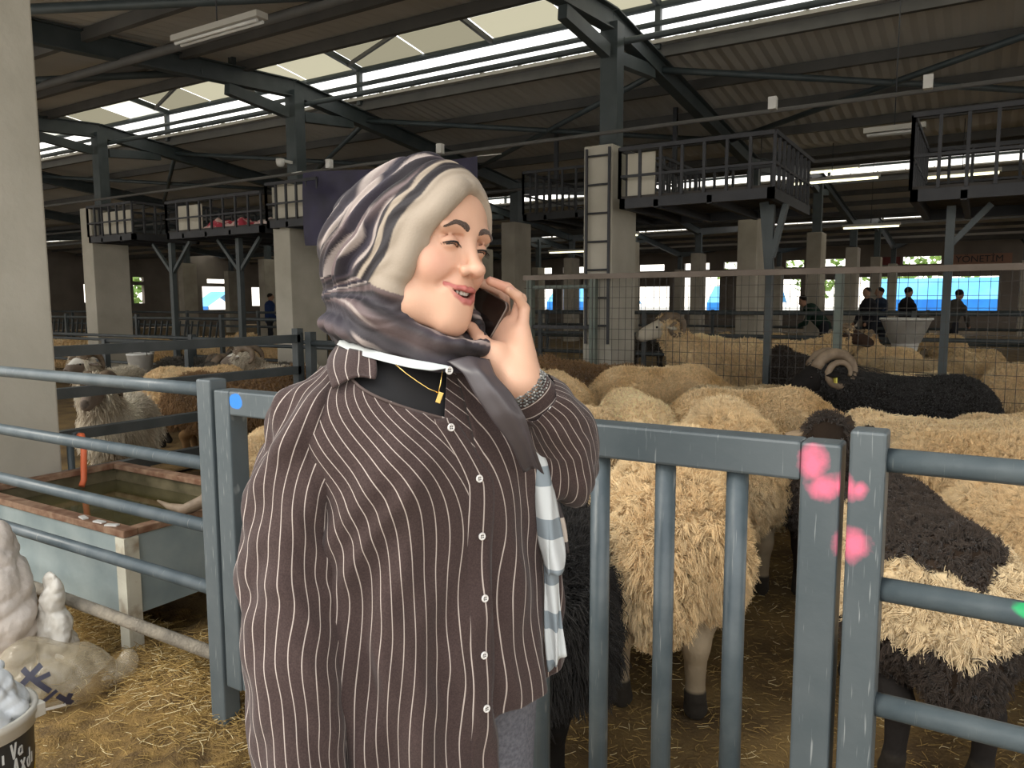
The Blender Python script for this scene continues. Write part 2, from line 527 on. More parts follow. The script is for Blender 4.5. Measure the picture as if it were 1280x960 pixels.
def scratches(m, c=(.42,.44,.43)):
    def f(nt):
        tc = node(nt, 'ShaderNodeTexCoord')
        out = None
        for rot, sc in ((.5, 5.), (-.7, 7.), (1.3, 6.)):
            mp = node(nt, 'ShaderNodeMapping'); mp.inputs['Rotation'].default_value = (0, rot, 0); mp.inputs['Scale'].default_value = (sc*10, sc, sc*.55)
            nt.links.new(tc.outputs['Object'], mp.inputs[0])
            v = node(nt, 'ShaderNodeTexNoise'); v.inputs['Scale'].default_value = 3.; v.inputs['Detail'].default_value = 2.
            nt.links.new(mp.outputs[0], v.inputs['Vector'])
            r = node(nt, 'ShaderNodeValToRGB')
            r.color_ramp.elements[0].position = .70; r.color_ramp.elements[0].color = (0,0,0,1)
            r.color_ramp.elements[1].position = .80; r.color_ramp.elements[1].color = (.6,.6,.6,1)
            nt.links.new(v.outputs[0], r.inputs[0])
            if out is None: out = r.outputs[0]
            else:
                a = node(nt, 'ShaderNodeMath', operation='MAXIMUM')
                nt.links.new(out, a.inputs[0]); nt.links.new(r.outputs[0], a.inputs[1]); out = a.outputs[0]
        return out
    add_mix(m, c, f)
def fence_paint(name, spots=None, c=None, **kw):
    m = mat(name, (.074,.093,.102), (.098,.116,.124), rough=.42, scale=7, bump=.06, bscale=70)
    scratches(m)
    if spots: add_mix(m, c, lambda nt: world_spots(nt, spots, **kw))
    return m
PINK = (.86, .17, .28)
pink_spots = [(-.268,1.142,.033,.045), (-.243,1.095,.036,.032), (-.207,1.100,.032,.030), (-.183,1.098,.018,.022), (-.192,.992,.040,.040)]
M_gate = fence_paint('gate_paint', pink_spots, PINK, soft=.75, wob=.02)
M_post = fence_paint('post_paint', pink_spots, PINK, soft=.75, wob=.02)
M_gate_blue = fence_paint('gate_paint_blue_dab', [(-1.955,1.150,.034,.026)], (.02,.22,.72), soft=.15, wob=.008)
M_rail = mat('rail_worn_paint', (.070,.092,.104), (.105,.128,.138), rough=.36, scale=12, bump=.08, bscale=50)
scratches(M_rail, (.36,.36,.33))
M_rail_green = mat('rail_paint_green_dab', (.070,.092,.104), (.105,.128,.138), rough=.36, scale=12, bump=.08, bscale=50)
add_mix(M_rail_green, (.04,.42,.16), lambda nt: world_spots(nt, [(.098,.918,.03,.018)], soft=.3))
M_rail_dusty = mat('rail_dusty', (.19,.165,.13), (.30,.26,.20), rough=.85, scale=14, bump=.5, bscale=90)

t = thing('metal_gate', 'grey painted metal gate with upright round bars behind the woman', 'gate', (-2.06, FC, 0))
o = t.location
MB().box((-2.06, FY, .195), (-1.987, FY+.07, 1.180)).build('frame_post', M_gate_blue, t, o, .006)
MB().box((-.290, FY, .195), (-.217, FY+.07, 1.180)).build('frame_post', M_gate, t, o, .006)
MB().box((-1.987, FY, 1.103), (-1.6, FY+.07, 1.180)).build('top_rail', M_gate_blue, t, o, .006)
MB().box((-1.6, FY+.0005, 1.103), (-.290, FY+.0695, 1.180)).build('top_rail', M_gate, t, o, .006)
MB().box((-1.987, FY+.005, .197), (-.290, FY+.065, .265)).build('bottom_rail', M_gate, t, o, .006)
for k in range(10):
    x = -.419 - k*.1563
    MB().tube([(x, FC, .26), (x, FC, 1.108)], .0225, 18).build('bar', M_rail, t, o)
for z in (.45, .95):
    MB().box((-2.075, FY+.02, z), (-2.05, FY+.06, z+.09)).build('hinge', M_post, t, o)

def rail_section(label, x0, x1, zs, posts, m_rails, bend=None, mpost=M_post, name='pipe_fence'):
    t = thing(name, label, 'fence', (posts[0][0], FC, 0))
    o = t.location
    for z, m in zip(zs, m_rails):
        pts = [(x0, FC, z), (x1, FC, z)]
        if bend and z > 1.1:
            pts = [(x0, FC, z)] + [(x0 + (x1-x0)*q, FC, z + bend*max(0, (q-.28))**1.2) for q in (.15,.26,.3,.34,.4,.6,1)]
        MB().tube(pts, .0228, 20).build('rail', m, t, o)
    for xa, xb in posts:
        MB().box((xa, FY, -.04), (xb, FY+.066, 1.21)).build('post', mpost, t, o, .006)
    return t
rail_section('grey pipe fence left of the gate, before the water trough', -2.14, -5.4, (1.172,.925,.712,.50,.268),
    [(-2.147,-2.076), (-5.45,-5.38)], [M_rail, M_rail, M_rail, M_rail, M_rail_dusty], .012, fence_paint('post_paint_left'))
rail_section('grey pipe fence right of the gate, with pink paint on its post', -.15, 2.3, (1.154,.903,.672,.45,.25),
    [(-.203,-.140), (2.25,2.32)], [M_rail, M_rail_green, M_rail, M_rail, M_rail])

# ------------------------------------------------------------------ water trough
M_trough = mat('trough_paint', (.24,.30,.31), (.34,.40,.40), rough=.55, scale=5, bump=.2, bscale=20)
M_rust = mat('rusty_rim', (.16,.075,.04), (.30,.19,.12), rough=.8, scale=18, bump=.3)
M_leg_white = mat('flaking_white_paint', (.62,.59,.48), (.30,.22,.14), rough=.8, scale=9, lo=.52, hi=.68, bump=.3)
M_inner = mat('slimy_trough_wall', (.07,.06,.03), (.17,.14,.08), rough=.5, scale=8)
M_water = mat('murky_water', (.055,.048,.018), (.08,.07,.03), rough=.06, scale=3, bump=.03, bscale=9)
TX0, TX1, TY0, TY1, TZ = -4.2, -2.88, 1.70, 2.46, .55
t = thing('water_trough', 'metal water trough full of murky water behind the pipe fence', 'trough', (-3.54, 2.08, 0))
o = t.location
b = MB()
b.box((TX0, TY0, .19), (TX1, TY0+.03, TZ-.031)); b.box((TX0, TY1-.03, .19), (TX1, TY1, TZ-.031))
b.box((TX0, TY0+.0301, .19), (TX0+.03, TY1-.0301, TZ-.031)); b.box((TX1-.03, TY0+.0301, .19), (TX1, TY1-.0301, TZ-.031)); b.box((TX0+.0301, TY0+.0301, .20), (TX1-.0301, TY1-.0301, .22))
b.build('basin', M_trough, t, o)
b = MB()
b.box((TX0+.03,TY0+.03,.22),(TX1-.03,TY0+.033,TZ-.03)); b.box((TX0+.03,TY1-.033,.22),(TX1-.03,TY1-.03,TZ-.03)); b.box((TX0+.03,TY0+.03,.22),(TX0+.033,TY1-.03,TZ-.03)); b.box((TX1-.033,TY0+.03,.22),(TX1-.03,TY1-.03,TZ-.03))
b.build('lining', M_inner, t, o)
for lo, hi in (((TX0-.01,TY0-.012,TZ-.03),(TX1+.01,TY0+.05,TZ)), ((TX0-.01,TY1-.05,TZ-.03),(TX1+.01,TY1+.012,TZ)), ((TX0-.01,TY0+.05,TZ-.03),(TX0+.045,TY1-.05,TZ)), ((TX1-.045,TY0+.05,TZ-.03),(TX1+.01,TY1-.05,TZ))):
    MB().box(lo, hi).build('rim', M_rust, t, o, .004)
MB().box((TX0+.034,TY0+.034,.44),(TX1-.034,TY1-.034,.455)).build('water', M_water, t, o)
for x in (TX0+.03, TX1-.03):
    for y, s in ((TY0, 1), (TY1, -1)):
        b = MB()
        xo = TX1+.002 if x > -3.5 else TX0-.002
        xi = xo+.012 if x > -3.5 else xo-.012
        yo = y-.002*s
        b.box((min(xi, xo-.05*(1 if x>-3.5 else -1)), min(yo, yo-.012*s), -.03), (max(xi, xo-.05*(1 if x>-3.5 else -1)), max(yo, yo-.012*s), TZ-.032))
        b.box((min(xo,xi), min(yo+.0005*s, yo+.05*s), -.03), (max(xo,xi), max(yo+.0005*s, yo+.05*s), TZ-.032))
        b.build('leg', M_leg_white, t, o)
for k, x in enumerate((-3.2, -3.08, -2.99)):
    b = MB(); b.box((x-.025, TY0+.0, TZ), (x+.03, TY0+.022, TZ+.006), Matrix.Rotation(.3*k-.2, 3, 'Z'))
    tag(b.build('paper_scrap', M_white), ['small white paper scrap on the trough rim, farthest from the trough corner', 'small white paper scrap in the middle of the three on the trough rim', 'small white paper scrap on the trough rim, nearest its corner'][k], 'scrap', 'paper scraps on the trough rim')

# tap pipe and hose against the near column
t = thing('water_pipe', 'grey upright water pipe beside the near concrete column', 'pipe', (-4.215, 2.24, 0))
MB().tube([(-.02, -.02, -.02), (-.02, -.02, .72)], .018, 12).build('riser', M_steel, t)
MB().tube([(-.02, -.02, .70), (.0,.0,.735), (.03, .0, .74)], .02, 12).build('tap', M_steel, t)
pts = [(-4.185, 2.245, .735), (-4.15, 2.24, .74), (-4.115, 2.23, .70), (-4.11, 2.22, .60), (-4.12, 2.22, .50), (-4.11, 2.2, .47)]
tag(MB().tube(pts, .016, 12).build('hose', mat('orange_hose', (.75,.16,.06), rough=.5)), 'short orange hose hanging from the pipe into the trough', 'hose')

# ------------------------------------------------------------------ pens behind
def pen_fence(label, p0, p1, zs, nposts, h=1.2, r=.028, m=M_rail_dark, square=False, posts=None, mp=None, group=None):
    p0, p1 = Vector(p0), Vector(p1)
    t = thing('pen_fence', label, 'fence', p0, 0, group)
    for z in zs:
        a, b_ = Vector((0,0,z)), (p1-p0) + Vector((0,0,z))
        if square: MB().beam(a, b_, r*2, r*2).build('rail', m, t)
        else: MB().tube([a, b_], r, 10).build('rail', m, t)
    for q in (posts if posts is not None else [k/(nposts-1) for k in range(nposts)]):
        c = (p1-p0)*q
        MB().box((c.x-.035, c.y-.035, -.04), (c.x+.035, c.y+.035, h)).build('post', mp or m, t)
    return t
pen_fence('dark pen divider running back from the trough, beside the goats', (-5.2,2.35,0), (-5.2,4.76,0), (1.14,.86,.575,.3), 2, 1.23, .035, square=True)
pen_fence('dark cross rails joining the end of the goat pen divider', (-5.08,4.80,0), (-3.75,4.80,0), (1.10,.80,.5), 2, 1.2, .028)
pen_fence('dark rails crossing the goat pens, with a strip hurdle', (-16.,6.3,0), (-5.3,6.3,0), (1.0,.94,.62), 4, 1.05, .022)
tF = pen_fence('long dark rail fence with slatted hurdle, before the left columns', (-20.,9.2,0), (-9.4,9.2,0), (1.17,.78,.45), 5, 1.25, .03)
for k in range(34):
    MB().beam((1.5+k*.19, 0, .80), (1.58+k*.19, 0, 1.12), .035, .02).build('slat', M_rail_dark, tF)
pen_fence('dark rail fence beyond the mesh, under the far windows', (-12,13.3,0), (3.5,13.3,0), (1.26,.86,.5), 8, 1.3, .035)
pen_fence('dark rail fence deepest in the hall before the far wall', (-14,20.5,0), (4,20.5,0), (1.2,.8,.45), 8, 1.25, .035)
pen_fence('dark rail fence far left before the end wall', (-40,14.6,0), (-14.3,14.6,0), (1.2,.8,.45), 9, 1.25, .035)

# mesh fence
t = thing('mesh_fence', 'wire mesh pen fence with green posts and a tan top rail', 'fence', (-4.45, 7.45, 0))
o = t.location
MB().box((-4.45, 7.42, 1.70), (3.2, 7.48, 1.755)).build('top_rail', M_tan_rail, t, o)
for x in (-4.37, -3.586, -1.13, 1.5):
    MB().box((x-.035, 7.42, -.04), (x+.035, 7.49, 1.70)).build('post', M_green_post, t, o)
MB().box((-4.34, 7.43, 1.16), (-3.62, 7.47, 1.20)).build('cross_rail', M_dark_steel, t, o)
MB().box((-4.34, 7.43, 1.60), (-3.62, 7.47, 1.64)).build('cross_rail', M_green_post, t, o)
b = MB()
for x in np.arange(-4.4, 3.2, .075):
    b.beam((x, 7.415, .15), (x+rng.normal()*.006, 7.415, 1.70), .0042, .0042)
for z in np.arange(.18, 1.70, .11):
    b.beam((-4.43, 7.413, z), (3.2, 7.413, z+rng.normal()*.004), .0042, .0042)
b.build('wire_mesh', M_wire, t, o)

# ------------------------------------------------------------------ loft platforms hung under the roof
M_plank = mat('loft_planks', (.03,.027,.025), (.05,.044,.04), rough=.8, scale=5, stretch=(1,6,1))
M_board = mat('pale_board', (.55,.51,.42), (.62,.58,.49), rough=.7, scale=4)
def platform(label, x0, x1, y0, y1, z0, z1, step=.21, inner=True, skip=()):
    t = thing('loft_platform', label, 'platform', ((x0+x1)/2, y0, z0))
    o = t.location
    b = MB(); b.box((x0,y0,z0),(x1,y0+.06,z0+.10)); b.box((x0,y1-.06,z0),(x1,y1,z0+.10)); b.box((x0,y0,z0),(x0+.06,y1,z0+.10)); b.box((x1-.06,y0,z0),(x1,y1,z0+.10))
    b.build('floor_frame', M_dark_steel, t, o)
    n = max(3, int((y1-y0)/.2))
    for k in range(n):
        ya = y0 + (y1-y0)*k/n
        MB().box((x0+.01, ya+.008, z0+.10), (x1-.01, ya+(y1-y0)/n-.008, z0+.125)).build('plank', M_plank, t, o)
    for x in np.arange(x0+.4, x1-.2, .55):
        MB().beam((x, y0, z0+.03), (x, y1, z0+.03), .05, .08).build('joist', M_dark_steel, t, o)
    sides = [((x0,y0),(x1,y0)), ((x1,y0),(x1,y1)), ((x0,y1),(x1,y1)), ((x0,y0),(x0,y1))]
    for (xa, ya), (xb, yb) in sides:
        for z in (z1, ):
            MB().beam((xa,ya,z),(xb,yb,z), .04, .04).build('handrail', M_dark_steel, t, o)
        MB().beam((xa,ya,(z0+.1)*.55+z1*.45),(xb,yb,(z0+.1)*.55+z1*.45), .025, .025).build('mid_rail', M_dark_steel, t, o)
        L = math.hypot(xb-xa, yb-ya)
        n = max(1, round(L/step))
        for k in range(n+1):
            x, y = xa + (xb-xa)*k/n, ya + (yb-ya)*k/n
            if k in (0, n) and (xa, ya) != (x0, y0): continue
            MB().beam((x,y,z0+.1),(x,y,z1), .028, .028, (0,1,0)).build('baluster', M_dark_steel, t, o)
    return t
pf1 = platform('dark railed loft platform beside the ladder column', -3.30, -1.74, 7.46, 9.25, 2.42, 3.02)
o = pf1.location
for p0, p1 in (((-1.95,8.0,2.45),(-1.88,8.0,1.75)), ((-1.74,8.0,2.42),(-1.86,8.0,1.9))):
    MB().beam(p0, p1, .09, .05).build('strut', M_steel, pf1, o)
MB().box((-1.91,7.96,-.04),(-1.85,8.04,2.42)).build('prop_post', M_steel, pf1, o)
pf2 = platform('dark railed loft platform at the far right edge of the hall', -.60, 1.25, 7.46, 9.25, 2.30, 3.02)
o = pf2.location
MB().box((-.34,7.96,-.04),(-.27,8.04,2.30)).build('prop_post', M_steel, pf2, o)
MB().beam((-.30,8.0,1.95),(.0,8.0,2.3), .05, .05).build('strut', M_steel, pf2, o)
# ladder on the column
t = thing('ladder', 'thin steel ladder fixed to the column by the loft platform', 'ladder', (-3.6, 7.53, 0))
o = t.location
for x in (-3.715, -3.45):
    MB().box((x-.012, 7.515, 1.0), (x+.012, 7.54, 3.08)).build('stile', M_dark_steel, t, o)
for z in np.arange(1.2, 3.05, .30):
    MB().tube([(-3.715, 7.527, z), (-3.45, 7.527, z)], .011, 8).build('rung', M_dark_steel, t, o)

pf3 = platform('dark railed loft platform far left behind the near column', -13.2, -11.9, 7.46, 8.7, 2.50, 3.10, .2)
pf4 = platform('dark railed loft platform between the left columns, with blankets on it', -11.0, -8.80, 7.46, 9.2, 2.46, 3.02, .26)
pf5 = platform('small railed loft platform left of the dark blue banner', -8.62, -7.62, 7.40, 7.52+1.2, 2.5, 3.10, .2)
pf6 = platform('dark railed loft platform deeper in the hall right of the banner', -6.35, -4.0, 10.6, 12.4, 2.75, 3.5, .24)
for x in (-6.2, -4.15):
    MB().box((x-.03,11.4,3.5),(x+.03,11.46,roof_z(11.43)+.0)).build('hanger', M_dark_steel, pf6, pf6.location)
for pf, x0, x1, y, z0, z1, l in ((pf3,-13.1,-12.2,7.64,2.62,3.02,0),(pf4,-10.95,-10.35,7.62,2.60,2.98,0),(pf5,-8.55,-7.70,7.55,2.62,3.08,0),(pf1,-3.28,-2.98,7.62,2.56,3.0,0)):
    MB().box((x0,y,z0),(x1,y+.02,z1)).build('back_board', M_board, pf, pf.location)
for x in (-11.6, -9.9):
    pfx = pf4
    MB().box((x-.04,7.9,-.04),(x+.04,7.98,2.46)).build('prop_post', M_steel, pfx, pfx.location)
    for s in (-1, 1):
        MB().beam((x, 7.94, 1.95), (x+s*.5, 7.94, 2.46), .05, .05).build('strut', M_steel, pfx, pfx.location)

# folded blankets on the platform
def cloth_lump(name, m, label, cat, c, sx, sy, sz, seed, group=None):
    n = 26
    u = np.linspace(-1, 1, n)
    X, Y = np.meshgrid(u, u)
    Z = sz*np.clip(1-np.maximum(abs(X), abs(Y))**4, 0, 1)*(.7+.3*np.sin(X*5+seed)*np.cos(Y*4-seed)+.12*np.sin(X*17+Y*9+seed))
    o = MB().grid(np.dstack([X*sx+.05*sx*np.sin(Y*5+seed), Y*sy+.06*sy*np.sin(X*6+seed), Z])).build(name, m)
    o.location = c
    return tag(o, label, cat, group)
cloth_lump('blanket', mat('red_patterned_blanket', (.42,.03,.06), (.6,.45,.42), rough=.9, scale=9, lo=.48, hi=.56), 'red and white patterned blanket heaped on the left loft platform', 'blanket', (-9.80,7.85,2.587), .5, .3, .17, 1.)
cloth_lump('blanket', mat('pale_pink_blanket', (.62,.40,.40), (.75,.68,.64), rough=.9, scale=6), 'pale pink blanket heaped at the end of the left loft platform', 'blanket', (-8.98,7.78,2.587), .15, .22, .11, 2.4)

# banner
M_banner = mat('banner_navy', (.014,.012,.036), (.030,.024,.072), rough=.55, scale=2.5)
n, mrow = 60, 26
X, Z = np.meshgrid(np.linspace(0, 1, n), np.linspace(0, 1, mrow))
fold = .03*np.sin((X*9+Z*6))*(1-abs(2*X-1))*.6 + .05*np.exp(-((X-(1-Z))*6)**2)*.5 + .05*np.exp(-((X-.06-Z*.35)*14)**2) - .06*np.sin(PI*X)*(1-Z)
P = np.dstack([-7.88 + 2.85*X, 7.38 + fold, 3.21 - .09*X - .98*(1-Z) - .04*np.sin(PI*X)*Z])
t = thing('banner', 'dark blue banner hung between columns behind the womans head', 'banner', (-6.6, 7.38, 2.2))
MB().grid(P).build('cloth', M_banner, t, t.location)
for x, z in ((-7.88,3.21),(-5.03,3.12)):
    MB().tube([(x,7.38,z),(x+(.3 if x>-6 else -.3),7.42,z+.0)], .006, 6).build('tie_cord', M_white, t, t.location)

# fluorescent fittings
def fixture(label, c, L, lit=False, rz=0.):
    t = thing('strip_light', label, 'light', c, rz, 'fluorescent strip lights under the roof')
    MB().box((-L/2,-.06,0),(L/2,.06,.05)).build('housing', M_fixture, t)
    for y in (-.03,.03):
        MB().tube([(-L/2+.03,y,-.02),(L/2-.03,y,-.02)], .014, 10).build('tube', M_tube_light if lit else M_white, t)
    MB().tube([(0,0,.05),(0,0,roof_z(c[1])-c[2]-.01)], .006, 6).build('hanger', M_dark_steel, t)
fixture('unlit white strip light hanging near the upper left roof', (-5.78,4.5,3.80), 1.15)
fixture('unlit strip light under the roof between the two right platforms', (-.86,8.6,3.13), .55)
fixture('lit strip light glowing yellow above the far right windows', (-2.1,17.5,3.0), 1.1, True)
fixture('lit strip light seen left of the ladder column', (-6.6,15.0,2.86), .8, True)
fixture('lit strip light under the far roof left of the ladder column', (-9.6,18.4,2.82), 1.2, True)
fixture('lit strip light shining through the railed loft platform', (-3.25,13.,3.22), .7, True)
fixture('lit strip light beyond the gap between the two right platforms', (-2.35,14.2,3.52), 1.5, True)
fixture('short lit strip light high beyond the two right platforms', (-2.5,15.2,3.85), .9, True)
fixture('lit strip light in the second bay left of the ladder column', (-8.2,17.,3.0), .5, True)
fixture('lit strip light behind the far right platform', (-.4,13.5,3.35), 1.0, True)

# small lamps on the pipe, security camera on the steel stub
for k, (x, l) in enumerate(((-7.35,'small white junction box on the roof pipe left of the banner'),(-5.55,'small white junction box above the right corner of the banner'),(-1.75,'small white junction box above the ladder column platform'),(-.5,'small white junction box at the roof pipe, far right'))):
    tag(MB().box((x-.035,7.33,3.20+.0*k),(x+.035,7.40,3.31)).build('junction_box', M_white), l, 'box', 'junction boxes on the roof pipe')
MB_pipe = MB().tube([(-16,7.42,3.20),(4,7.42,3.20)], .02, 8)
MB_pipe.build('cable_pipe', M_purlin, ceiling)
t = thing('dome_camera', 'white dome camera bracketed to the second steel post', 'camera', (-8.53,7.6,3.42))
MB().lathe([(.001,-.06),(.035,-.055),(.055,-.03),(.06,0),(.06,.05),(.001,.055)], 20).build('dome', M_white, t)
MB().box((-.02,0,.01),(.02,.22,.05)).build('bracket', M_white, t)

# ------------------------------------------------------------------ far clutter
M_darkcloth = [mat('dark_coat', (.012,.013,.02), rough=.9), mat('navy_coat', (.015,.03,.06), rough=.9), mat('grey_coat', (.05,.055,.06), rough=.9)]
t = thing('feed_tub', 'white plastic feed tub standing in the pens beyond the mesh', 'tub', (-.98,12.6,0))
MB().lathe([(.001,.84),(.20,.84),(.34,1.18),(.36,1.18),(.36,1.21),(.33,1.21),(.19,.86),(.001,.86)], 32).build('bowl', M_white, t)
MB().lathe([(.17,0),(.13,.2),(.13,.6),(.19,.84)], 24).build('stand', M_white, t)
for x, y, l in ((-8.62,5.4,'white plastic bucket hung in the goat pen, right of the pen post'), (-9.05,5.7,'white plastic bucket hung in the goat pen, left of the pen post')):
    t = thing('bucket', l, 'bucket', (x,y,.55), 0, 'white buckets in the goat pen')
    MB().lathe([(.001,0),(.10,0),(.145,.29),(.15,.29),(.15,.31),(.135,.31),(.09,.02),(.001,.02)], 28).build('tub', M_white, t)
    MB().tube([(.15*math.cos(a),0,.29+.12*math.sin(a)) for a in np.linspace(0, PI, 14)], .006, 6).build('handle', M_wire, t)
pen_fence('short dark hurdle carrying the two white buckets', (-9.6,5.56,0), (-7.9,5.56,0), (.98,.55), 3, 1.0, .02)

# ------------------------------------------------------------------ solid modelling: smooth unions on a grid, then surface nets
class Field:
    def __init__(s, xs, ys, zs):
        s.ax = [np.asarray(a, np.float32) for a in (xs, ys, zs)]
        s.f = np.full([len(a) for a in s.ax], 9., np.float32)
        s.lab = np.zeros(s.f.shape, np.int8)
    def _sub(s, lo, hi):
        sl, g = [], []
        for a, l, h in zip(s.ax, lo, hi):
            i0, i1 = np.searchsorted(a, l), np.searchsorted(a, h)
            i0, i1 = max(0, i0-2), min(len(a), i1+2)
            sl.append(slice(i0, i1)); g.append(a[i0:i1])
        if any(len(q) == 0 for q in g): return None, None
        return tuple(sl), np.meshgrid(*g, indexing='ij', sparse=True)
    def op(s, d_fn, lo, hi, k=.0, label=0, cut=False):
        m = .02 + k
        sl, G = s._sub([l-m for l in lo], [h+m for h in hi])
        if sl is None: return
        d = d_fn(*G).astype(np.float32)
        a = s.f[sl]
        if cut: d, a = -d, a
        if k > 0:
            h = np.clip(k - np.abs(a-d), 0, None)/k
            q = h*h*k*.25
        else: q = 0.
        if cut:
            s.f[sl] = np.maximum(a, d) + q
        else:
            L = s.lab[sl]
            L[d < a] = label
            s.f[sl] = np.minimum(a, d) - q
    def ell(s, c, r, k=.02, label=0, R=None, cut=False):
        c, r = np.asarray(c, float), np.asarray(r, float)
        R = np.eye(3) if R is None else np.asarray(R, float)          # columns: the ellipsoid's own axes
        e = np.sqrt(((R*r)**2).sum(1))
        def d(X, Y, Z):
            x, y, z = X-c[0], Y-c[1], Z-c[2]
            p = [(R[0,i]*x + R[1,i]*y + R[2,i]*z)/r[i] for i in range(3)]
            k0 = np.sqrt(p[0]**2+p[1]**2+p[2]**2)
            k1 = np.sqrt((p[0]/r[0])**2+(p[1]/r[1])**2+(p[2]/r[2])**2)
            return k0*(k0-1.)/np.maximum(k1, 1e-6)
        s.op(d, c-e, c+e, k, label, cut)
    def cap(s, a, b, ra, rb, k=.02, label=0, cut=False):
        a, b = np.asarray(a, float), np.asarray(b, float)
        ab = b-a
        L2 = float(ab @ ab) + 1e-12
        def d(X, Y, Z):
            x, y, z = X-a[0], Y-a[1], Z-a[2]
            t = np.clip((x*ab[0]+y*ab[1]+z*ab[2])/L2, 0, 1)
            return np.sqrt((x-t*ab[0])**2+(y-t*ab[1])**2+(z-t*ab[2])**2) - (ra+(rb-ra)*t)
        r = max(ra, rb)
        s.op(d, np.minimum(a, b)-r, np.maximum(a, b)+r, k, label, cut)
    def chain(s, pts, rs, k=.02, label=0, cut=False):
        for i in range(len(pts)-1): s.cap(pts[i], pts[i+1], rs[i], rs[i+1], k, label, cut)
    def surface(s):
        f = s.f
        neg = f < 0
        n = [q-1 for q in f.shape]
        cnt = np.zeros(n, np.int8)
        offs = [(i, j, k) for i in (0,1) for j in (0,1) for k in (0,1)]
        for i, j, k in offs: cnt += neg[i:i+n[0], j:j+n[1], k:k+n[2]]
        act = (cnt > 0) & (cnt < 8)
        I = np.argwhere(act)
        val = {o: f[I[:,0]+o[0], I[:,1]+o[1], I[:,2]+o[2]] for o in offs}
        acc = np.zeros((len(I), 3)); num = np.zeros(len(I))
        for ax in range(3):
            for o in offs:
                if o[ax]: continue
                q = list(o); q[ax] = 1
                a, b = val[o], val[tuple(q)]
                c = (a < 0) != (b < 0)
                t = np.where(c, a/np.where(c, a-b, 1), 0)
                p = np.tile(np.array(o, float), (len(I), 1)); p[:, ax] += t
                acc += p*c[:, None]; num += c
        loc = acc/num[:, None]
        V = np.empty((len(I), 3))
        for ax in range(3):
            A = s.ax[ax].astype(float)
            V[:, ax] = A[I[:,ax]] + (A[I[:,ax]+1]-A[I[:,ax]])*loc[:, ax]
        lab = s.lab[I[:,0], I[:,1], I[:,2]]
        idx = np.full(n, -1, np.int32); idx[act] = np.arange(len(I))
        Q = []
        for ax in range(3):
            u, w = (ax+1) % 3, (ax+2) % 3
            sl0 = [slice(1, None)]*3; sl1 = [slice(1, None)]*3
            sl0[ax] = slice(0, -1); sl1[ax] = slice(1, None)
            a = neg[tuple(sl0)]; b = neg[tuple(sl1)]
            E = np.argwhere(a != b)
            if not len(E): continue
            E[:, u] += 1; E[:, w] += 1
            fl = neg[E[:,0], E[:,1], E[:,2]]
            ok = np.all(E < np.array(n), axis=1)
            E, fl = E[ok], fl[ok]
            def at(du, dw):
                q = E.copy(); q[:, u] -= du; q[:, w] -= dw
                return idx[q[:,0], q[:,1], q[:,2]]
            q = np.stack([at(1,1), at(0,1), at(0,0), at(1,0)], 1)
            q[~fl] = q[~fl][:, ::-1]
            Q.append(q[(q >= 0).all(1)])
        return V, np.concatenate(Q), lab

def np_mesh(name, V, Q, m=None, col=None, smooth=True):
    me = bpy.data.meshes.new(name)
    me.vertices.add(len(V)); me.vertices.foreach_set('co', np.asarray(V, np.float32).ravel())
    k = Q.shape[1]
    me.loops.add(Q.size); me.loops.foreach_set('vertex_index', Q.astype(np.int32).ravel())
    me.polygons.add(len(Q)); me.polygons.foreach_set('loop_start', np.arange(0, Q.size, k, dtype=np.int32))
    me.polygons.foreach_set('use_smooth', np.full(len(Q), smooth))
    me.update(calc_edges=True); me.validate()
    if m: me.materials.append(m)
    if col is not None:
        a = me.attributes.new('Col', 'FLOAT_COLOR', 'POINT')
        c = np.ones((len(V), 4), np.float32); c[:, :3] = col
        a.data.foreach_set('color', c.ravel())
    return me

def attr_mat(name, rough=.8, spec=.3, sheen=0., sss=0., bump=0., bscale=60., var=0.):
    m = bpy.data.materials.new(name); m.use_nodes = True
    nt = m.node_tree; b = nt.nodes['Principled BSDF']
    a = node(nt, 'ShaderNodeAttribute', attribute_name='Col')
    nt.links.new(a.outputs['Color'], b.inputs['Base Color'])
    b.inputs['Roughness'].default_value = rough
    b.inputs['Specular IOR Level'].default_value = spec
    b.inputs['Sheen Weight'].default_value = sheen
    if sss:
        b.inputs['Subsurface Weight'].default_value = sss
        b.inputs['Subsurface Radius'].default_value = (.012, .005, .003)
        b.inputs['Subsurface Scale'].default_value = .6
    if bump:
        tc = node(nt, 'ShaderNodeTexCoord'); n2 = node(nt, 'ShaderNodeTexNoise'); n2.inputs['Scale'].default_value = bscale; n2.inputs['Detail'].default_value = 4
        nt.links.new(tc.outputs['Object'], n2.inputs['Vector'])
        bp = node(nt, 'ShaderNodeBump'); bp.inputs['Strength'].default_value = bump; bp.inputs['Distance'].default_value = .01
        nt.links.new(n2.outputs[0], bp.inputs['Height']); nt.links.new(bp.outputs[0], b.inputs['Normal'])
    return m

def strands(name, P, rad, col, m):
    """P: (n, k, 3) points; one hair-curve object"""
    n, k = P.shape[:2]
    c = bpy.data.hair_curves.new(name)
    c.add_curves([k]*n)
    c.attributes['position'].data.foreach_set('vector', P.astype(np.float32).ravel())
    r = c.attributes.get('radius') or c.attributes.new('radius', 'FLOAT', 'POINT')
    r.data.foreach_set('value', np.broadcast_to(rad, (n, k)).astype(np.float32).ravel())
    a = c.attributes.new('Col', 'FLOAT_COLOR', 'POINT')
    q = np.ones((n, k, 4), np.float32); q[..., :3] = col
    a.data.foreach_set('color', q.ravel())
    c.materials.append(m)
    return c

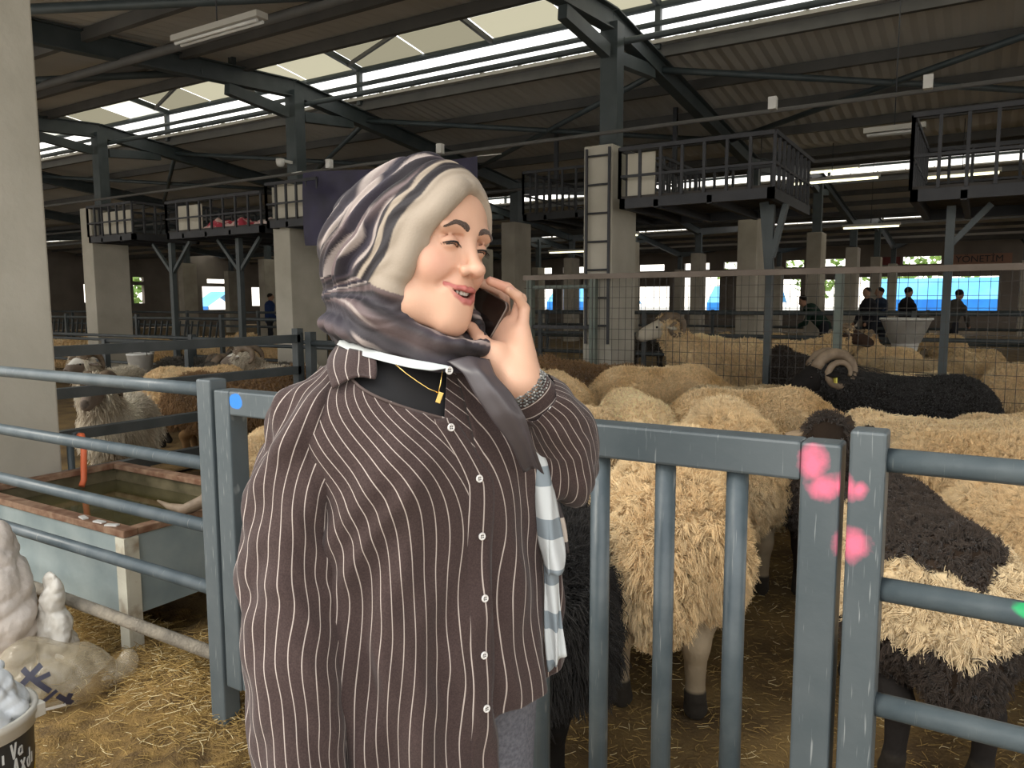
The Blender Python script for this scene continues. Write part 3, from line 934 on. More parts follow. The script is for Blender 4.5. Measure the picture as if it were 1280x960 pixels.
def snoise(P, f, seed):
    """cheap smooth noise in [-1,1]"""
    r = np.random.default_rng(seed)
    out = 0.
    for _ in range(6):
        d = r.normal(size=3); d *= f*r.uniform(.6, 1.7)/np.linalg.norm(d)
        out = out + np.sin(P @ d + r.uniform(0, 6.28))
    return out/3.2

# ------------------------------------------------------------------ sheep
M_hide = attr_mat('sheep_hide', .85, .2, bump=.4, bscale=45)
M_wool = attr_mat('wool_fibre', .75, .25, sheen=.3)
M_horn = mat('ridged_horn', (.16,.115,.075), (.27,.20,.135), rough=.6, scale=14, bump=.3)
M_horn_dark = mat('dark_horn', (.12,.085,.055), (.22,.16,.11), rough=.6, scale=14, bump=.3)
M_eye = mat('animal_eye', (.015,.01,.008), rough=.15)
M_eartag = mat('ear_tag', (.75,.68,.12), rough=.5)
CREAM, STAIN, DKBROWN, BLACK = np.array((.86,.68,.42)), np.array((.60,.37,.135)), np.array((.05,.032,.021)), np.array((.013,.011,.010))
def head_frame(yaw, pitch):
    f = np.array((math.cos(yaw)*math.cos(pitch), math.sin(yaw)*math.cos(pitch), math.sin(pitch)))
    s = np.array((-math.sin(yaw), math.cos(yaw), 0.))
    return f, s, np.cross(f, s)
POSES = {  # neck end, head yaw, head pitch
    'level': ((.62, .0, .70), 0., -.35), 'up': ((.56, .0, .86), 0., -.25), 'down': ((.66, .02, .42), .1, -1.0),
    'left': ((.56, .16, .74), 1.0, -.35), 'right': ((.58, -.14, .80), -.9, -.30), 'ram': ((.60,.03,.75), .12, -.50), 'drink': ((.64,.0,.62),0.,-.8)}
def sheep_meshes(pose, paint, seed, n_str, length, rad, res=.014, horn=None, droop=.55, cs=.019):
    ax = [np.arange(a, b, res) for a, b in ((-.62, 1.0), (-.42, .46), (-.02, 1.15))]
    F = Field(*ax)
    W, HD, LG, HF = 1, 2, 3, 4
    F.ell((0,0,.50), (.42,.205,.215), .0, W)
    F.ell((.23,0,.50), (.24,.185,.225), .06, W)
    F.ell((-.25,0,.515), (.24,.21,.215), .06, W)
    F.ell((-.46,0,.44), (.075,.095,.16), .05, W)
    (nx, ny, nz), yaw, pitch = POSES[pose]
    f, s, u = head_frame(yaw, pitch)
    N = np.array((nx, ny, nz))
    F.cap((.30,0,.57), N-f*.02, .145, .085, .08, W)
    for sg in (-1, 1):
        F.chain([(.25,sg*.10,.42),(.27,sg*.10,.25),(.265,sg*.10,.09)], [.075,.036,.027], .03, LG)
        F.cap((.265,sg*.10,.09),(.285,sg*.10,.03), .030, .036, .015, HF)
        F.chain([(-.27,sg*.11,.46),(-.20,sg*.12,.34)], [.13,.085], .05, W)
        F.chain([(-.20,sg*.12,.34),(-.35,sg*.11,.245),(-.325,sg*.11,.085)], [.075,.036,.027], .03, LG)
        F.cap((-.325,sg*.11,.085),(-.30,sg*.11,.03), .030, .036, .015, HF)
    # head: skull, tapering muzzle with a convex nose, jaw, ears, eyes
    H = N + f*.03
    F.ell(H, (.095,.068,.075), .04, HD, np.stack([f, s, u], 1))
    F.cap(H+f*.04+u*.008, H+f*.20-u*.012, .060, .042, .03, HD)
    F.cap(H+f*.03-u*.035, H+f*.18-u*.040, .045, .030, .03, HD)
    F.ell(H+f*.09+u*.022, (.09,.036,.036), .03, HD, np.stack([f, s, u], 1))
    for sg in (-1, 1):
        e = s*sg*.92 - u*.28 - f*.25; e /= np.linalg.norm(e)
        w = np.cross(e, f); w /= np.linalg.norm(w)
        F.ell(H - f*.03 + s*sg*.055 + u*.02 + e*.07, (.075,.034,.012), .015, HD, np.stack([e, np.cross(w, e), w], 1))
        F.ell(H + f*.215 + s*sg*.017 - u*.005, (.012,.008,.007), .006, HD, cut=True)
    V, Q, L = F.surface()
    col = paint(V, L, H)
    col[L == HF] = (.03,.025,.02)
    nose = np.linalg.norm(V-(H+f*.225), axis=1) < .03
    col[nose & (L == HD)] *= .45
    body = np_mesh('sheep_body', V, Q, M_hide, col)
    # fleece: locks of fibre rooted on the woolly skin
    T = np.concatenate([Q[:, [0,1,2]], Q[:, [0,2,3]]])
    A, B, C_ = V[T[:,0]], V[T[:,1]], V[T[:,2]]
    nrm = np.cross(B-A, C_-A); ar = np.linalg.norm(nrm, axis=1)
    lt = L[T[:,0]]
    w = ar*np.where(lt == W, 1., 0.)
    r = np.random.default_rng(seed)
    pick = r.choice(len(T), n_str, p=w/w.sum())
    a, b = r.random(n_str), r.random(n_str)
    fl = a+b > 1; a[fl], b[fl] = 1-a[fl], 1-b[fl]
    P0 = A[pick] + (B-A)[pick]*a[:,None] + (C_-A)[pick]*b[:,None]
    Nn = nrm[pick]/ar[pick][:,None]
    # cell-based locks: strands in one small cell lean together
    cell = np.floor(P0/cs + r.random(3)).astype(np.int64)
    key = (cell[:,0]*7919 + cell[:,1]*104729 + cell[:,2]*1299709) % 50021
    lockdir = r.normal(size=(50021, 3))[key]
    cs_ = cs
    up = np.array((0,0,1.))
    D = Nn*.75 + lockdir*.24 - up*droop*np.clip(1-np.abs(Nn[:,2:]), .12, 1) + r.normal(size=(n_str,3))*.12
    D /= np.linalg.norm(D, axis=1)[:,None]
    ln = length*(.65+.5*r.random(50021)[key])*(.8+.35*r.random(n_str))
    ln *= np.clip((P0[:,2]-.16)/.2, .5, 1)
    cen = np.zeros((50021, 3)); num = np.zeros(50021)
    np.add.at(cen, key, P0); np.add.at(num, key, 1)
    cen = cen[key]/num[key][:,None]
    pts = [P0 - Nn*.004]
    for j in range(1, 5):
        t = j/4
        p = P0 + D*(ln*t)[:,None]*(1-.15*t) - up*(droop*.5*ln*t*t*np.clip(1-np.abs(Nn[:,2]), .1, 1))[:,None]
        p = p + (cen-P0)*(.55*t*t)
        p = p + lockdir[:, [1,2,0]]*(.005*np.sin(j*2.1)) + up*(.0035*np.sin(j*1.9 + 55*P0[:,:1] + 40*P0[:,1:2]))
        pts.append(p)
    Pp = np.stack(pts, 1)
    c0 = paint(P0, np.full(n_str, W), H)
    sh = (.86+.28*r.random(50021)[key])[:,None]*(.92+.16*r.random(n_str))[:,None]
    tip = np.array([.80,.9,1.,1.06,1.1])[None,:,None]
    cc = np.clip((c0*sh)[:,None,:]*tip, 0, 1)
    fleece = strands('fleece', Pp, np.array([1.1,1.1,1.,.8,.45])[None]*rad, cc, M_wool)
    extras = []
    for sg in (-1, 1):
        e = MB(); c = H + f*.055 + s*sg*.058 + u*.028
        e.lathe([(.001,-.011),(.008,-.008),(.011,0),(.008,.008),(.001,.011)], 10, tuple(c))
        extras.append(('eye', e.mesh('eye', M_eye)))
    if horn:
        hm, turns, R0, dark = horn
        for sg in (-1, 1):
            base = H - f*.01 + s*sg*.038 + u*.055
            pts, rs = [], []
            K = 44
            for q in range(K):
                t = q/(K-1)
                an = t*turns*2*PI
                rr = R0*(1-.62*t)
                # curl back, down and forward beside the face, drifting outward
                cx = base - f*R0*.55 + s*sg*(.02+.10*t) 
                p = cx - u*R0*.35 + f*(R0*.55)*0 + (f*math.sin(-an+.9)*rr + u*math.cos(-an+.9)*rr)
                pts.append(p); rs.append((.30*R0*(1-.80*t)+.004)*(1+.07*math.sin(q*2.6)))
            sh = base - pts[0]
            pts = [p + sh for p in pts]
            extras.append(('horn', MB().tube(pts, rs, 12).mesh('horn', M_horn_dark if dark else M_horn)))
    tagpos = H - f*.05 + s*.13 - u*.03
    return dict(body=body, fleece=fleece, extras=extras, tag=tagpos)

def paint_cream(stain=.5, face=None, seed=3, tone=1.):
    def p(V, L, H):
        n = .5+.5*snoise(V, 7., seed) + .35*snoise(V, 22., seed+1)
        n = np.clip(n*stain + .25*stain*np.clip((.42-V[:,2])/.2, 0, 1), 0, 1)[:,None]
        c = (CREAM*(1-n) + STAIN*n)*tone
        hd = (L == 2)
        c = np.where(hd[:,None], (np.array((.55,.46,.34)) if face is None else np.array(face))[None], c)
        c = np.where((L == 3)[:,None], np.array((.42,.33,.22)) if face is None else np.array(face)*.9+.02, c)
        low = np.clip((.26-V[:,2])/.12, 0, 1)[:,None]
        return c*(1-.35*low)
    return p
def paint_dark(c, seed=5):
    def p(V, L, H):
        n = (.5+.5*snoise(V, 9., seed))[:,None]
        q = np.asarray(c)[None]*(.75+.6*n)
        return np.where((L >= 2)[:,None], q*.8, q)
    return p
def paint_ears(c, ear, seed=5):
    base = paint_dark(c, seed)
    def p(V, L, H):
        q = base(V, L, H)
        far = (L == 2) & (np.hypot(V[:,1]-H[1], (V[:,2]-H[2])*.6) > .088)
        return np.where(far[:,None], np.array(ear)[None], q)
    return p
def paint_patched(V, L, H):
    # black along the back and below, a cream band round the rump and flanks
    z = V[:,2] + .16*V[:,1] + .035*snoise(V, 13., 3) + .018*snoise(V, 40., 4)
    band = (z < .66) & (z > .49)
    c = np.where(band[:,None], (CREAM*.85)[None], (DKBROWN*.75)[None])
    return np.where((L >= 2)[:,None], BLACK[None]*1.6, c)
def paint_goat(V, L, H):
    n = (.5+.5*snoise(V, 12., 9))[:,None]
    c = np.array((.72,.66,.54))*(1-n) + np.array((.40,.33,.24))*n
    hd = (L == 2)[:,None]
    return np.where(hd, np.where(V[:,2:3] > H[2]+.02, np.array((.78,.75,.68)), np.array((.20,.16,.13))), np.where((L == 3)[:,None], np.array((.2,.16,.12)), c))

_kinds = {}
def kind(key):
    if key in _kinds: return _kinds[key]
    d = {
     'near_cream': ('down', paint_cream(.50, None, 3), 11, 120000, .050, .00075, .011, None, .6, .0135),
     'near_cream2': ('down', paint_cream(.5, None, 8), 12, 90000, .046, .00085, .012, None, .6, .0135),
     'near_black': ('down', paint_dark(BLACK*1.1), 13, 45000, .085, .0012, .012, None, .9),
     'near_patched': ('down', paint_patched, 14, 90000, .030, .0009, .011, None, .5, .012),
     'near_brown': ('up', paint_ears(DKBROWN*.62, (.34,.25,.16), 4), 15, 30000, .045, .0014, .012),
     'near_drink': ('drink', paint_dark(DKBROWN, 4), 16, 26000, .045, .0014, .012),
     'mid_cream': ('down', paint_cream(.42, None, 21, 1.0), 21, 28000, .034, .0018, .014, None, .55, .011),
     'mid_white': ('down', paint_cream(.12, None, 41, 1.12), 41, 26000, .030, .0018, .014, None, .55, .011),
     'mid_dim': ('down', paint_cream(.5, (.30,.22,.14), 42, .72), 42, 26000, .034, .0018, .014, None, .55, .011),
     'mid_orange': ('down', paint_cream(.75, None, 22, 1.0), 22, 32000, .034, .0017, .014, None, .55, .011),
     'mid_pale': ('level', paint_cream(.15, (.07,.05,.035), 23, 1.02), 23, 26000, .036, .0018, .014, None, .55, .012),
     'white_ram': ('up', paint_cream(.35, (.60,.54,.44), 24, 1.0), 24, 13000, .045, .0028, .014, (0, 1.15, .11, False)),
     'dark_face_ram': ('right', paint_cream(.35, (.05,.03,.022), 25, 1.0), 25, 13000, .045, .0028, .014, (0, 1.5, .10, False)),
     'black_ram': ('ram', paint_dark(BLACK*.9), 26, 26000, .018, .0016, .013, (0, 1.55, .12, False), .5, .007),
     'dark': ('level', paint_dark(DKBROWN*.6), 27, 10000, .045, .003),
     'brown': ('level', paint_dark((.20,.115,.05), 6), 28, 11000, .06, .0026, .014, None, .9),
     'goat': ('up', paint_goat, 29, 12000, .085, .0022, .014, (0, .55, .16, True), 1.0),
     'grey_goat': ('left', paint_dark((.13,.115,.095), 7), 30, 10000, .07, .0026, .014, (0, .5, .15, True), 1.0),
     'far_cream': ('level', paint_cream(.35, None, 31, .95), 31, 5000, .055, .005, .02),
     'far_orange': ('left', paint_cream(.8, None, 32, .9), 32, 5000, .055, .005, .02),
     'far_dark': ('up', paint_dark((.05,.04,.03), 7), 33, 4000, .05, .005, .02),
    }[key]
    _kinds[key] = sheep_meshes(*d)
    return _kinds[key]

def sheep(key, label, a, d, hv, sc=1., name='sheep', cat='sheep', group='sheep in the pens', etag=False, z=0.):
    k = kind(key)
    x, y, _ = view(a, d)
    t = thing(name, label, cat, (x, y, float(floor_z(x, y)) if -6 < x < 3 and -.5 < y < 8 else -.02), math.radians(hv) + YAW, group)
    t.scale = (sc, sc, sc)
    link('body', k['body'], t)
    fl = link('fleece', k['fleece'], t); fl['kind'] = 'stuff'
    for n_, me in k['extras']: link(n_, me, t)
    if etag:
        q = k['tag']
        MB().box((q[0]-.004,q[1]-.022,q[2]-.03),(q[0]+.004,q[1]+.022,q[2]+.03)).build('ear_tag', M_eartag, t)
    return t

# front of the pen
sheep('near_cream', 'large shaggy cream sheep, rump turned to the gate bars', .64, 2.98, 72, 1.22)
sheep('near_cream2', 'cream sheep standing between the black sheep and the large shaggy one', .10, 3.5, 97, 1.2)
sheep('near_black', 'black long-woolled sheep at the gate, beside the womans hanging scarf', .12, 2.45, 72, 1.0)
sheep('near_cream2', 'shaggy cream sheep behind the right gate post, half hidden by the big one', 1.18, 4.08, 80, 1.2)
sheep('near_brown', 'dark brown sheep peering over the gate beside the pink paint', 1.62, 3.88, -112, .99)
sheep('near_patched', 'dark brown sheep with a cream band behind the right pipe rails', 1.36, 2.52, 78, 1.1)
sheep('near_cream2', 'broad cream sheep standing sideways behind the brown and cream one', 2.42, 3.76, 3, 1.08)
sheep('near_cream', 'cream sheep cut off by the right edge, beside the banded sheep', 2.02, 2.72, 97, 1.02)
sheep('mid_pale', 'pale sheep whose dark ear shows above the right fence post', 2.72, 4.5, 178, 1.02)
sheep('mid_cream', 'cream sheep before the belly of the black ram, at the right edge', 3.35, 5.05, 10, .98)
# middle of the pen
sheep('mid_orange', 'large tan-stained sheep with its back just above the gate rail', 1.66, 5.3, 3, 1.15)
sheep('mid_cream', 'cream sheep with a small dark horn by the womans elbow', .42, 5.2, 112, 1.07)
sheep('mid_white', 'pale sheep squeezed between two backs above the middle of the gate', .90, 5.5, 95, 1.07)
sheep('mid_orange', 'tan sheep standing sideways before the wire mesh, left of centre', 1.32, 6.9, 5, 1.2)
sheep('mid_dim', 'dusky cream sheep behind the large tan-stained back', 1.86, 6.2, 190, 1.06)
sheep('mid_orange', 'tan sheep showing its rump beside the womans wrist', .40, 6.5, 95, 1.15)
sheep('brown', 'dark brown sheep at the mesh behind the womans wrist', .95, 7.7, 150, 1.12)
sheep('mid_cream', 'cream sheep at the left end of the mesh, behind the womans hand', -.08, 8.0, 170, 1.1)
sheep('black_ram', 'black ram with big spiral horns and yellow ear tag before the mesh', 3.12, 5.85, 177, 1.22, 'ram', 'sheep', etag=True)
# beyond the mesh
sheep('white_ram', 'white ram with curled horns standing tall behind the mesh', 2.55, 9.2, 192, 1.36, 'ram')
sheep('mid_white', 'cream sheep seen from behind, next to the white ram', 2.75, 10.7, 95, 1.35)
sheep('dark_face_ram', 'cream ram with dark horned face right of the white ram', 4.0, 10.6, 20, 1.25, 'ram')
sheep('mid_dim', 'cream sheep behind the near-black rump beyond the mesh', 3.80, 9.3, 125, 1.08)
sheep('dark', 'near-black sheep seen from behind through the mesh, left of the black ram', 3.10, 7.95, 92, 1.2)
sheep('dark_face_ram', 'ram with a dark face and pale horns behind the black rams head', 5.1, 10.3, 100, 1.15, 'ram')
sheep('mid_white', 'pale sheep standing low behind the black rams back', 4.05, 7.6, 15, 1.02)
sheep('mid_dim', 'dusky cream humped sheep behind the pale one over the black rams back', 4.55, 8.5, 160, 1.12)
sheep('mid_orange', 'tan sheep beyond the mesh between the humped sheep and horned ram', 5.6, 9.1, 110, 1.02)
sheep('dark_face_ram', 'cream ram with a big spiral horn at the right edge of the pen', 5.35, 7.75, 15, 1.12, 'ram')
sheep('mid_cream', 'cream sheep farthest right beyond the mesh', 6.9, 9.6, 70, 1.1)
for a, d, hv, k_, l in ((3.3,12.5,75,'far_cream','cream sheep deep in the pen beyond the mesh, under the ladder column shade'), (4.3,11.7,110,'far_orange','tan sheep deep in the pen near the white feed tub'),
                     (6.5,10.7,80,'far_cream','cream sheep deep in the pen right of the feed tub'), (7.2,11.9,120,'far_cream','cream sheep at the back rail on the far right'), (1.6,11.6,60,'far_dark','dark sheep at the back rail behind the white ram'),
                     (4.3,17.,20,'far_cream','cream sheep in the far pen beyond the second rail, near the bending man'),(6.0,17.9,170,'far_cream','cream sheep in the far pen left of the standing men'),(7.4,17.3,10,'far_cream','cream sheep in the far pen right of the standing men'),(3.1,17.2,10,'far_dark','dark sheep in the far pen behind the ladder column'),(9.6,17.,170,'far_cream','cream sheep in the far pen at the right edge')):
    sheep(k_, l, a, d, hv, .98)
# left pens
sheep('goat', 'shaggy pale goat with dark face and curved horns near the trough', -3.16, 6.05, -78, .97, 'goat', 'goat', 'goats in the left pens')
sheep('goat', 'white-topped goat with horns beside the near column', -4.36, 8.3, -95, 1.0, 'goat', 'goat', 'goats in the left pens')
sheep('grey_goat', 'grey horned goat left of the hanging white buckets', -4.05, 9.7, 20, 1.05, 'goat', 'goat', 'goats in the left pens')
sheep('brown', 'brown long-haired sheep behind the divider, near the trough', -2.62, 7.0, 8, 1.1, group='goats in the left pens')
sheep('mid_cream', 'cream sheep standing behind the brown one at the goat pen', -3.3, 7.9, 10, 1.1, group='goats in the left pens')
sheep('grey_goat', 'grey goat in the pen right of the white buckets', -2.95, 9.1, 190, 1.0, 'goat', 'goat', 'goats in the left pens')
sheep('goat', 'pale goat by the end post of the divider rails', -2.55, 8.6, 170, 1.0, 'goat', 'goat', 'goats in the left pens')
sheep('grey_goat', 'grey goat lying in shade by the womans shoulder', -1.9, 9.6, 10, 1.0, 'goat', 'goat', 'goats in the left pens')
for a, d, hv, k_, l in ((-8.4,14.2,5,'far_orange','tan sheep behind the slatted hurdle, farthest left'), (-7.0,14.6,170,'far_orange','tan sheep behind the slatted hurdle, second from the left'), (-5.8,14.9,10,'far_cream','cream sheep behind the slatted hurdle near its middle'),(-4.5,14.5,185,'far_orange','tan sheep behind the slatted hurdle at its right end')):
    sheep(k_, l, a, d, hv, 1.1, group='sheep behind the hurdle')
# behind the left end of the gate
sheep('mid_orange', 'tan sheep seen through the left gate gap beside the womans sleeve', -1.66, 4.95, 95, .83)
dk = sheep('near_drink', 'dark brown sheep drinking from the trough end, pale horn over the water', -.43, 2.98, 176, .92)
b = MB()
hp = [Vector(p) for p in ((-2.80,2.08,.66),(-2.83,2.03,.60),(-2.90,1.98,.565),(-2.99,1.97,.57),(-3.07,1.97,.585))]
b.tube(hp, [.030,.030,.024,.014,.004], 14)
ho = b.build('horn', M_horn)
ho.parent = dk
bpy.context.view_layer.update()
ho.matrix_parent_inverse = dk.matrix_world.inverted()

# ------------------------------------------------------------------ the woman
# all her coordinates: x to the right of the line of sight, y away from the photographer, z up (root turned by YAW)
WROOT = np.array((-.15, 1.27, 0.))
def at(px, py, d):
    """a point d metres ahead, on the sight line through that spot of the frame"""
    vx, vy, vz = (px-640)/FPX, (480-py)/FPX, -1.
    c, s = math.cos(ROLL), math.sin(ROLL)
    vx, vy = c*vx - s*vy, s*vx + c*vy
    f = -vz*math.cos(PITCH) + vy*math.sin(PITCH)
    u = vy*math.cos(PITCH) + vz*math.sin(PITCH)
    return np.array((vx/f*d, d, CAM_H + u/f*d))
loc_ = view(WROOT[0], WROOT[1])
woman = thing('person', 'woman in a patterned headscarf and brown pinstriped shirt, smiling with a phone at her ear', 'person', (loc_[0], loc_[1], 0), YAW)

HY, HT, HS = math.radians(50), math.radians(9), 1.04
HC = np.array((-.137, 1.250, 1.538))
a0, b0, c0 = np.array((math.cos(HY), math.sin(HY), 0)), np.array((math.sin(HY), -math.cos(HY), 0)), np.array((0,0,1.))
ha = a0*math.cos(HT) - c0*math.sin(HT)
hc = c0*math.cos(HT) + a0*math.sin(HT)
hb = b0
HM = np.stack([ha, hb, hc], 1)
def h(a, b, c): return HC + HM @ (np.array((a, b, c))*HS)
BY = math.radians(40)
bs, bf = np.array((math.cos(BY), math.sin(BY), 0)), np.array((math.sin(BY), -math.cos(BY), 0))
TC = np.array((-.145, 1.30, 0.))
def body(s_, f_, z): return TC + bs*s_ + bf*f_ + np.array((0,0,z))
def ax_(*segs):
    out = []
    for a, b, st in segs: out.append(np.arange(a, b-st*.5, st))
    return np.concatenate(out + [[segs[-1][1]]])
SHR, ELR, WRR = body(-.165, 0, 1.27), np.array((-.335, 1.135, 1.02)), np.array((-.312, 1.06, .735))
SHL, ELL, WRL = body(.165, 0, 1.28), at(712, 592, 1.315), at(651, 480, 1.19)
BF = Field(ax_((-.46,-.27,.008), (-.27,.06,.0019), (.06,.17,.006)), ax_((.98,1.11,.007), (1.11,1.345,.0019), (1.345,1.56,.007)), ax_((-.01,.56,.012), (.56,.78,.0045), (.78,1.30,.009), (1.30,1.66,.0019), (1.66,1.72,.006)))
SK, LIP = 1, 2
def he(c, r, k=.012, lab=SK, rot=None, cut=False):
    R = HM if rot is None else HM @ np.array(rot)
    BF.ell(h(*c), np.array(r)*HS, k, lab, R, cut)
def hcap(p, q, ra, rb, k=.012, lab=SK, cut=False): BF.cap(h(*p), h(*q), ra*HS, rb*HS, k, lab, cut)
# skull and face masses
he((0,-.012,.035), (.071,.094,.088), 0)
he((0,.031,-.030), (.058,.060,.085), .03)
he((0,.058,.040), (.054,.034,.044), .03)                       # forehead
for sg in (-1, 1):
    hcap((sg*.053,-.002,-.050), (sg*.043,.026,-.092), .021, .021, .03)
    hcap((sg*.041,.024,-.090), (sg*.012,.064,-.114), .021, .018, .025)
    he((sg*.038,.058,-.038), (.024,.021,.021), .022)            # lifted cheek
    he((sg*.045,.044,-.022), (.017,.022,.016), .02)
    he((sg*.027,.083,.021), (.026,.010,.009), .016)             # brow ridge
he((0,.070,-.112), (.021,.018,.016), .02)                       # chin
he((0,.070,-.080), (.030,.026,.030), .025)                      # mouth mound
for sg in (-1, 1):                                              # eye hollows
    he((sg*.031,.102,.004), (.019,.016,.012), .014, SK, None, True)
hcap((0,.084,.014), (0,.106,-.031), .0080, .0090, .013)         # nose
he((0,.1120,-.0375), (.0118,.0120,.0105), .009)
for sg in (-1, 1):
    he((sg*.0135,.098,-.040), (.0080,.0105,.0080), .007)
    he((sg*.0065,.1065,-.0475), (.0035,.0055,.004), .003, SK, None, True)
    hcap((sg*.020,.0895,-.044), (sg*.037,.0755,-.064), .0014, .0012, .014, SK, True)   # smile fold
    # closed, smiling eyes: lids over the ball with a narrow slit
    he((sg*.031,.0765,.000), (.0155,.0150,.0135), .005)
    for q in range(5):
        a1, a2 = -.0135 + .0054*q, -.0135 + .0054*(q+1)
        cz = lambda a: -.0035 + 16*a*a*-1.0
        hcap((sg*.031+a1, .0925-55*a1*a1, cz(a1)), (sg*.031+a2, .0925-55*a2*a2, cz(a2)), .0017, .0017, .001, SK, True)
        hcap((sg*.031+a1, .0905-55*a1*a1, cz(a1)-.0004), (sg*.031+a2, .0905-55*a2*a2, cz(a2)-.0004), .0018, .0018, .001, SK, True)
    hcap((sg*.017,.088,.0095), (sg*.046,.078,.0065), .0022, .0015, .006, SK, True)     # lid crease
# smiling mouth: upper and lower lip, a gap with teeth
up = [(-.0315,.0780,-.0610), (-.019,.0900,-.0660), (-.0065,.0962,-.0655), (0,.0962,-.0668), (.0065,.0962,-.0655), (.019,.0900,-.0660), (.0315,.0780,-.0610)]
lo = [(-.0305,.0780,-.0620), (-.018,.0890,-.0775), (-.006,.0940,-.0845), (.006,.0940,-.0845), (.018,.0890,-.0775), (.0305,.0780,-.0620)]
ur, lr = [.0020,.0031,.0038,.0034,.0038,.0031,.0020], [.0018,.0037,.0048,.0048,.0037,.0018]
for q in range(5):
    m0, m1 = -.025+.01*q, -.025+.01*(q+1)
    g_ = lambda a: -.0745 + 15*a*a
    hcap((m0,.098-24*m0*m0,g_(m0)), (m1,.098-24*m1*m1,g_(m1)), .0050*(1-(m0/.031)**2)+.0012, .0050*(1-(m1/.031)**2)+.0012, .001, SK, True)
    hcap((m0,.087-24*m0*m0,g_(m0)), (m1,.087-24*m1*m1,g_(m1)), .0050*(1-(m0/.031)**2)+.0012, .0050*(1-(m1/.031)**2)+.0012, .001, SK, True)
for pts, rs in ((up, ur), (lo, lr)):
    for q in range(len(pts)-1): hcap(pts[q], pts[q+1], rs[q], rs[q+1], .0025, LIP)
for sg in (-1, 1): he((sg*.073,-.012,-.012), (.007,.018,.030), .008)            # ears, under the cloth
# neck, trunk, arms, legs
BF.cap(h(0,-.02,-.06), body(0,.0,1.36), .058, .062, .03)
BF.ell(body(0,.0,1.17), (.155,.100,.18), .04, SK, np.stack([bs, bf, c0], 1))
BF.ell(body(0,.0,.98), (.155,.11,.20), .05, SK, np.stack([bs, bf, c0], 1))
for S_, E_, W_ in ((SHR, ELR, WRR), (SHL, ELL, WRL)):
    BF.cap(body(0,0,1.29), S_, .055, .048, .05)
    BF.cap(S_, E_, .050, .038, .04); BF.cap(E_, W_, .038, .025, .02)
for sg in (-1, 1):
    BF.chain([body(sg*.09,0,.88), body(sg*.10,.01,.48), body(sg*.10,-.02,.09)], [.085,.052,.036], .05)
    BF.cap(body(sg*.10,-.02,.05), body(sg*.11,.14,.03), .032, .028, .03)
# left hand, holding the phone
def fing(pts, rs, k=.004): BF.chain(pts, rs, k)
mcp = [at(653,414,1.222), at(643,406,1.244), at(631,404,1.262), at(617,410,1.276)]
wr = WRL
for m_, off, rr in zip(mcp, (.014, .005, -.004, -.012), (.0125,.0135,.0135,.0125)):
    BF.cap(wr + np.array((off,.0,.006)), m_, .0165, rr, .022)
BF.cap(wr, at(648,445,1.205), .024, .016, .02)
fing([mcp[0], at(655.5,386,1.236), at(647,370,1.226), at(636.5,362.5,1.219)], [.0105,.0085,.0078,.0068])
fing([mcp[1], at(651,374,1.258), at(634,360,1.250), at(613,351.5,1.240)], [.0115,.0094,.0085,.0074])
fing([mcp[2], at(630,368,1.290), at(608,356,1.290), at(592,352,1.282)], [.0115,.0094,.0085,.0074])
fing([mcp[3], at(600,374,1.308), at(582,362,1.312), at(568,356,1.306)], [.0115,.0092,.0083,.0072])
fing([at(640,468,1.192), at(618,446,1.196), at(602,428,1.214), at(590,410,1.232)], [.0195,.0165,.0115,.0095], .012)
BF.ell(at(622,450,1.200), (.020,.017,.026), .018)
# right hand, hanging by her side
rd = np.array((.02,-.02,-1.)); rd /= np.linalg.norm(rd)
for q, (o_, L_) in enumerate(((-.027,.062), (-.010,.072), (.008,.077), (.025,.070))):
    b_ = WRR + bf*o_ + rd*.085
    BF.cap(WRR + bf*o_*.5 + rd*.01, b_, .0155, .0115, .016)
    fing([b_, b_+rd*L_*.5+bs*.008, b_+rd*L_*.8+bs*.020, b_+rd*L_+bs*.034], [.0100,.0088,.0080,.0070])
fing([WRR+bf*.022+rd*.025, WRR+bf*.048+rd*.055+bs*.01, WRR+bf*.055+rd*.085+bs*.02], [.014,.0105,.008], .01)
V, Q, L = BF.surface()
# skin tones: lips, flushed cheeks and fingertips
rel = ((V - HC) @ HM)/HS
base = np.array((.655,.385,.265))
n = snoise(V, 60., 3)[:,None]*.03 + snoise(V, 210., 4)[:,None]*.02
col = base[None]*(1+n)
def blend(c, w): 
    global col
    w = np.clip(w, 0, 1)[:,None]
    col = col*(1-w) + np.array(c)[None]*w
on_head = (np.linalg.norm(V-HC, axis=1) < .19)
for sg in (-1, 1):
    d = np.linalg.norm((rel - np.array((sg*.045,.065,-.035)))/np.array((.026,.03,.024)), axis=1)
    blend((.66,.30,.22), np.exp(-d*d)*.55*on_head)
    d = np.linalg.norm((rel - np.array((sg*.031,.085,.008)))/np.array((.018,.02,.009)), axis=1)
    blend((.50,.25,.17), np.exp(-d*d)*.55*on_head)
d = np.linalg.norm((rel - np.array((0,.112,-.040)))/np.array((.012,.012,.010)), axis=1)
blend((.66,.31,.23), np.exp(-d*d)*.5*on_head)
def seg_d(P, a, b):
    a, b = np.array(a), np.array(b); ab = b-a
    t = np.clip(((P-a) @ ab)/(ab @ ab), 0, 1)
    return np.linalg.norm(P-a-t[:,None]*ab, axis=1), t
lipw = np.zeros(len(V))
for pts, rs in ((up, ur), (lo, lr)):
    for q in range(len(pts)-1):
        dd, tt = seg_d(rel, pts[q], pts[q+1])
        lipw = np.maximum(lipw, np.clip(1.5 - (dd-(rs[q]+(rs[q+1]-rs[q])*tt))/.0012, 0, 1)*(dd < .012))
blend((.46,.125,.115), lipw*on_head*.92)
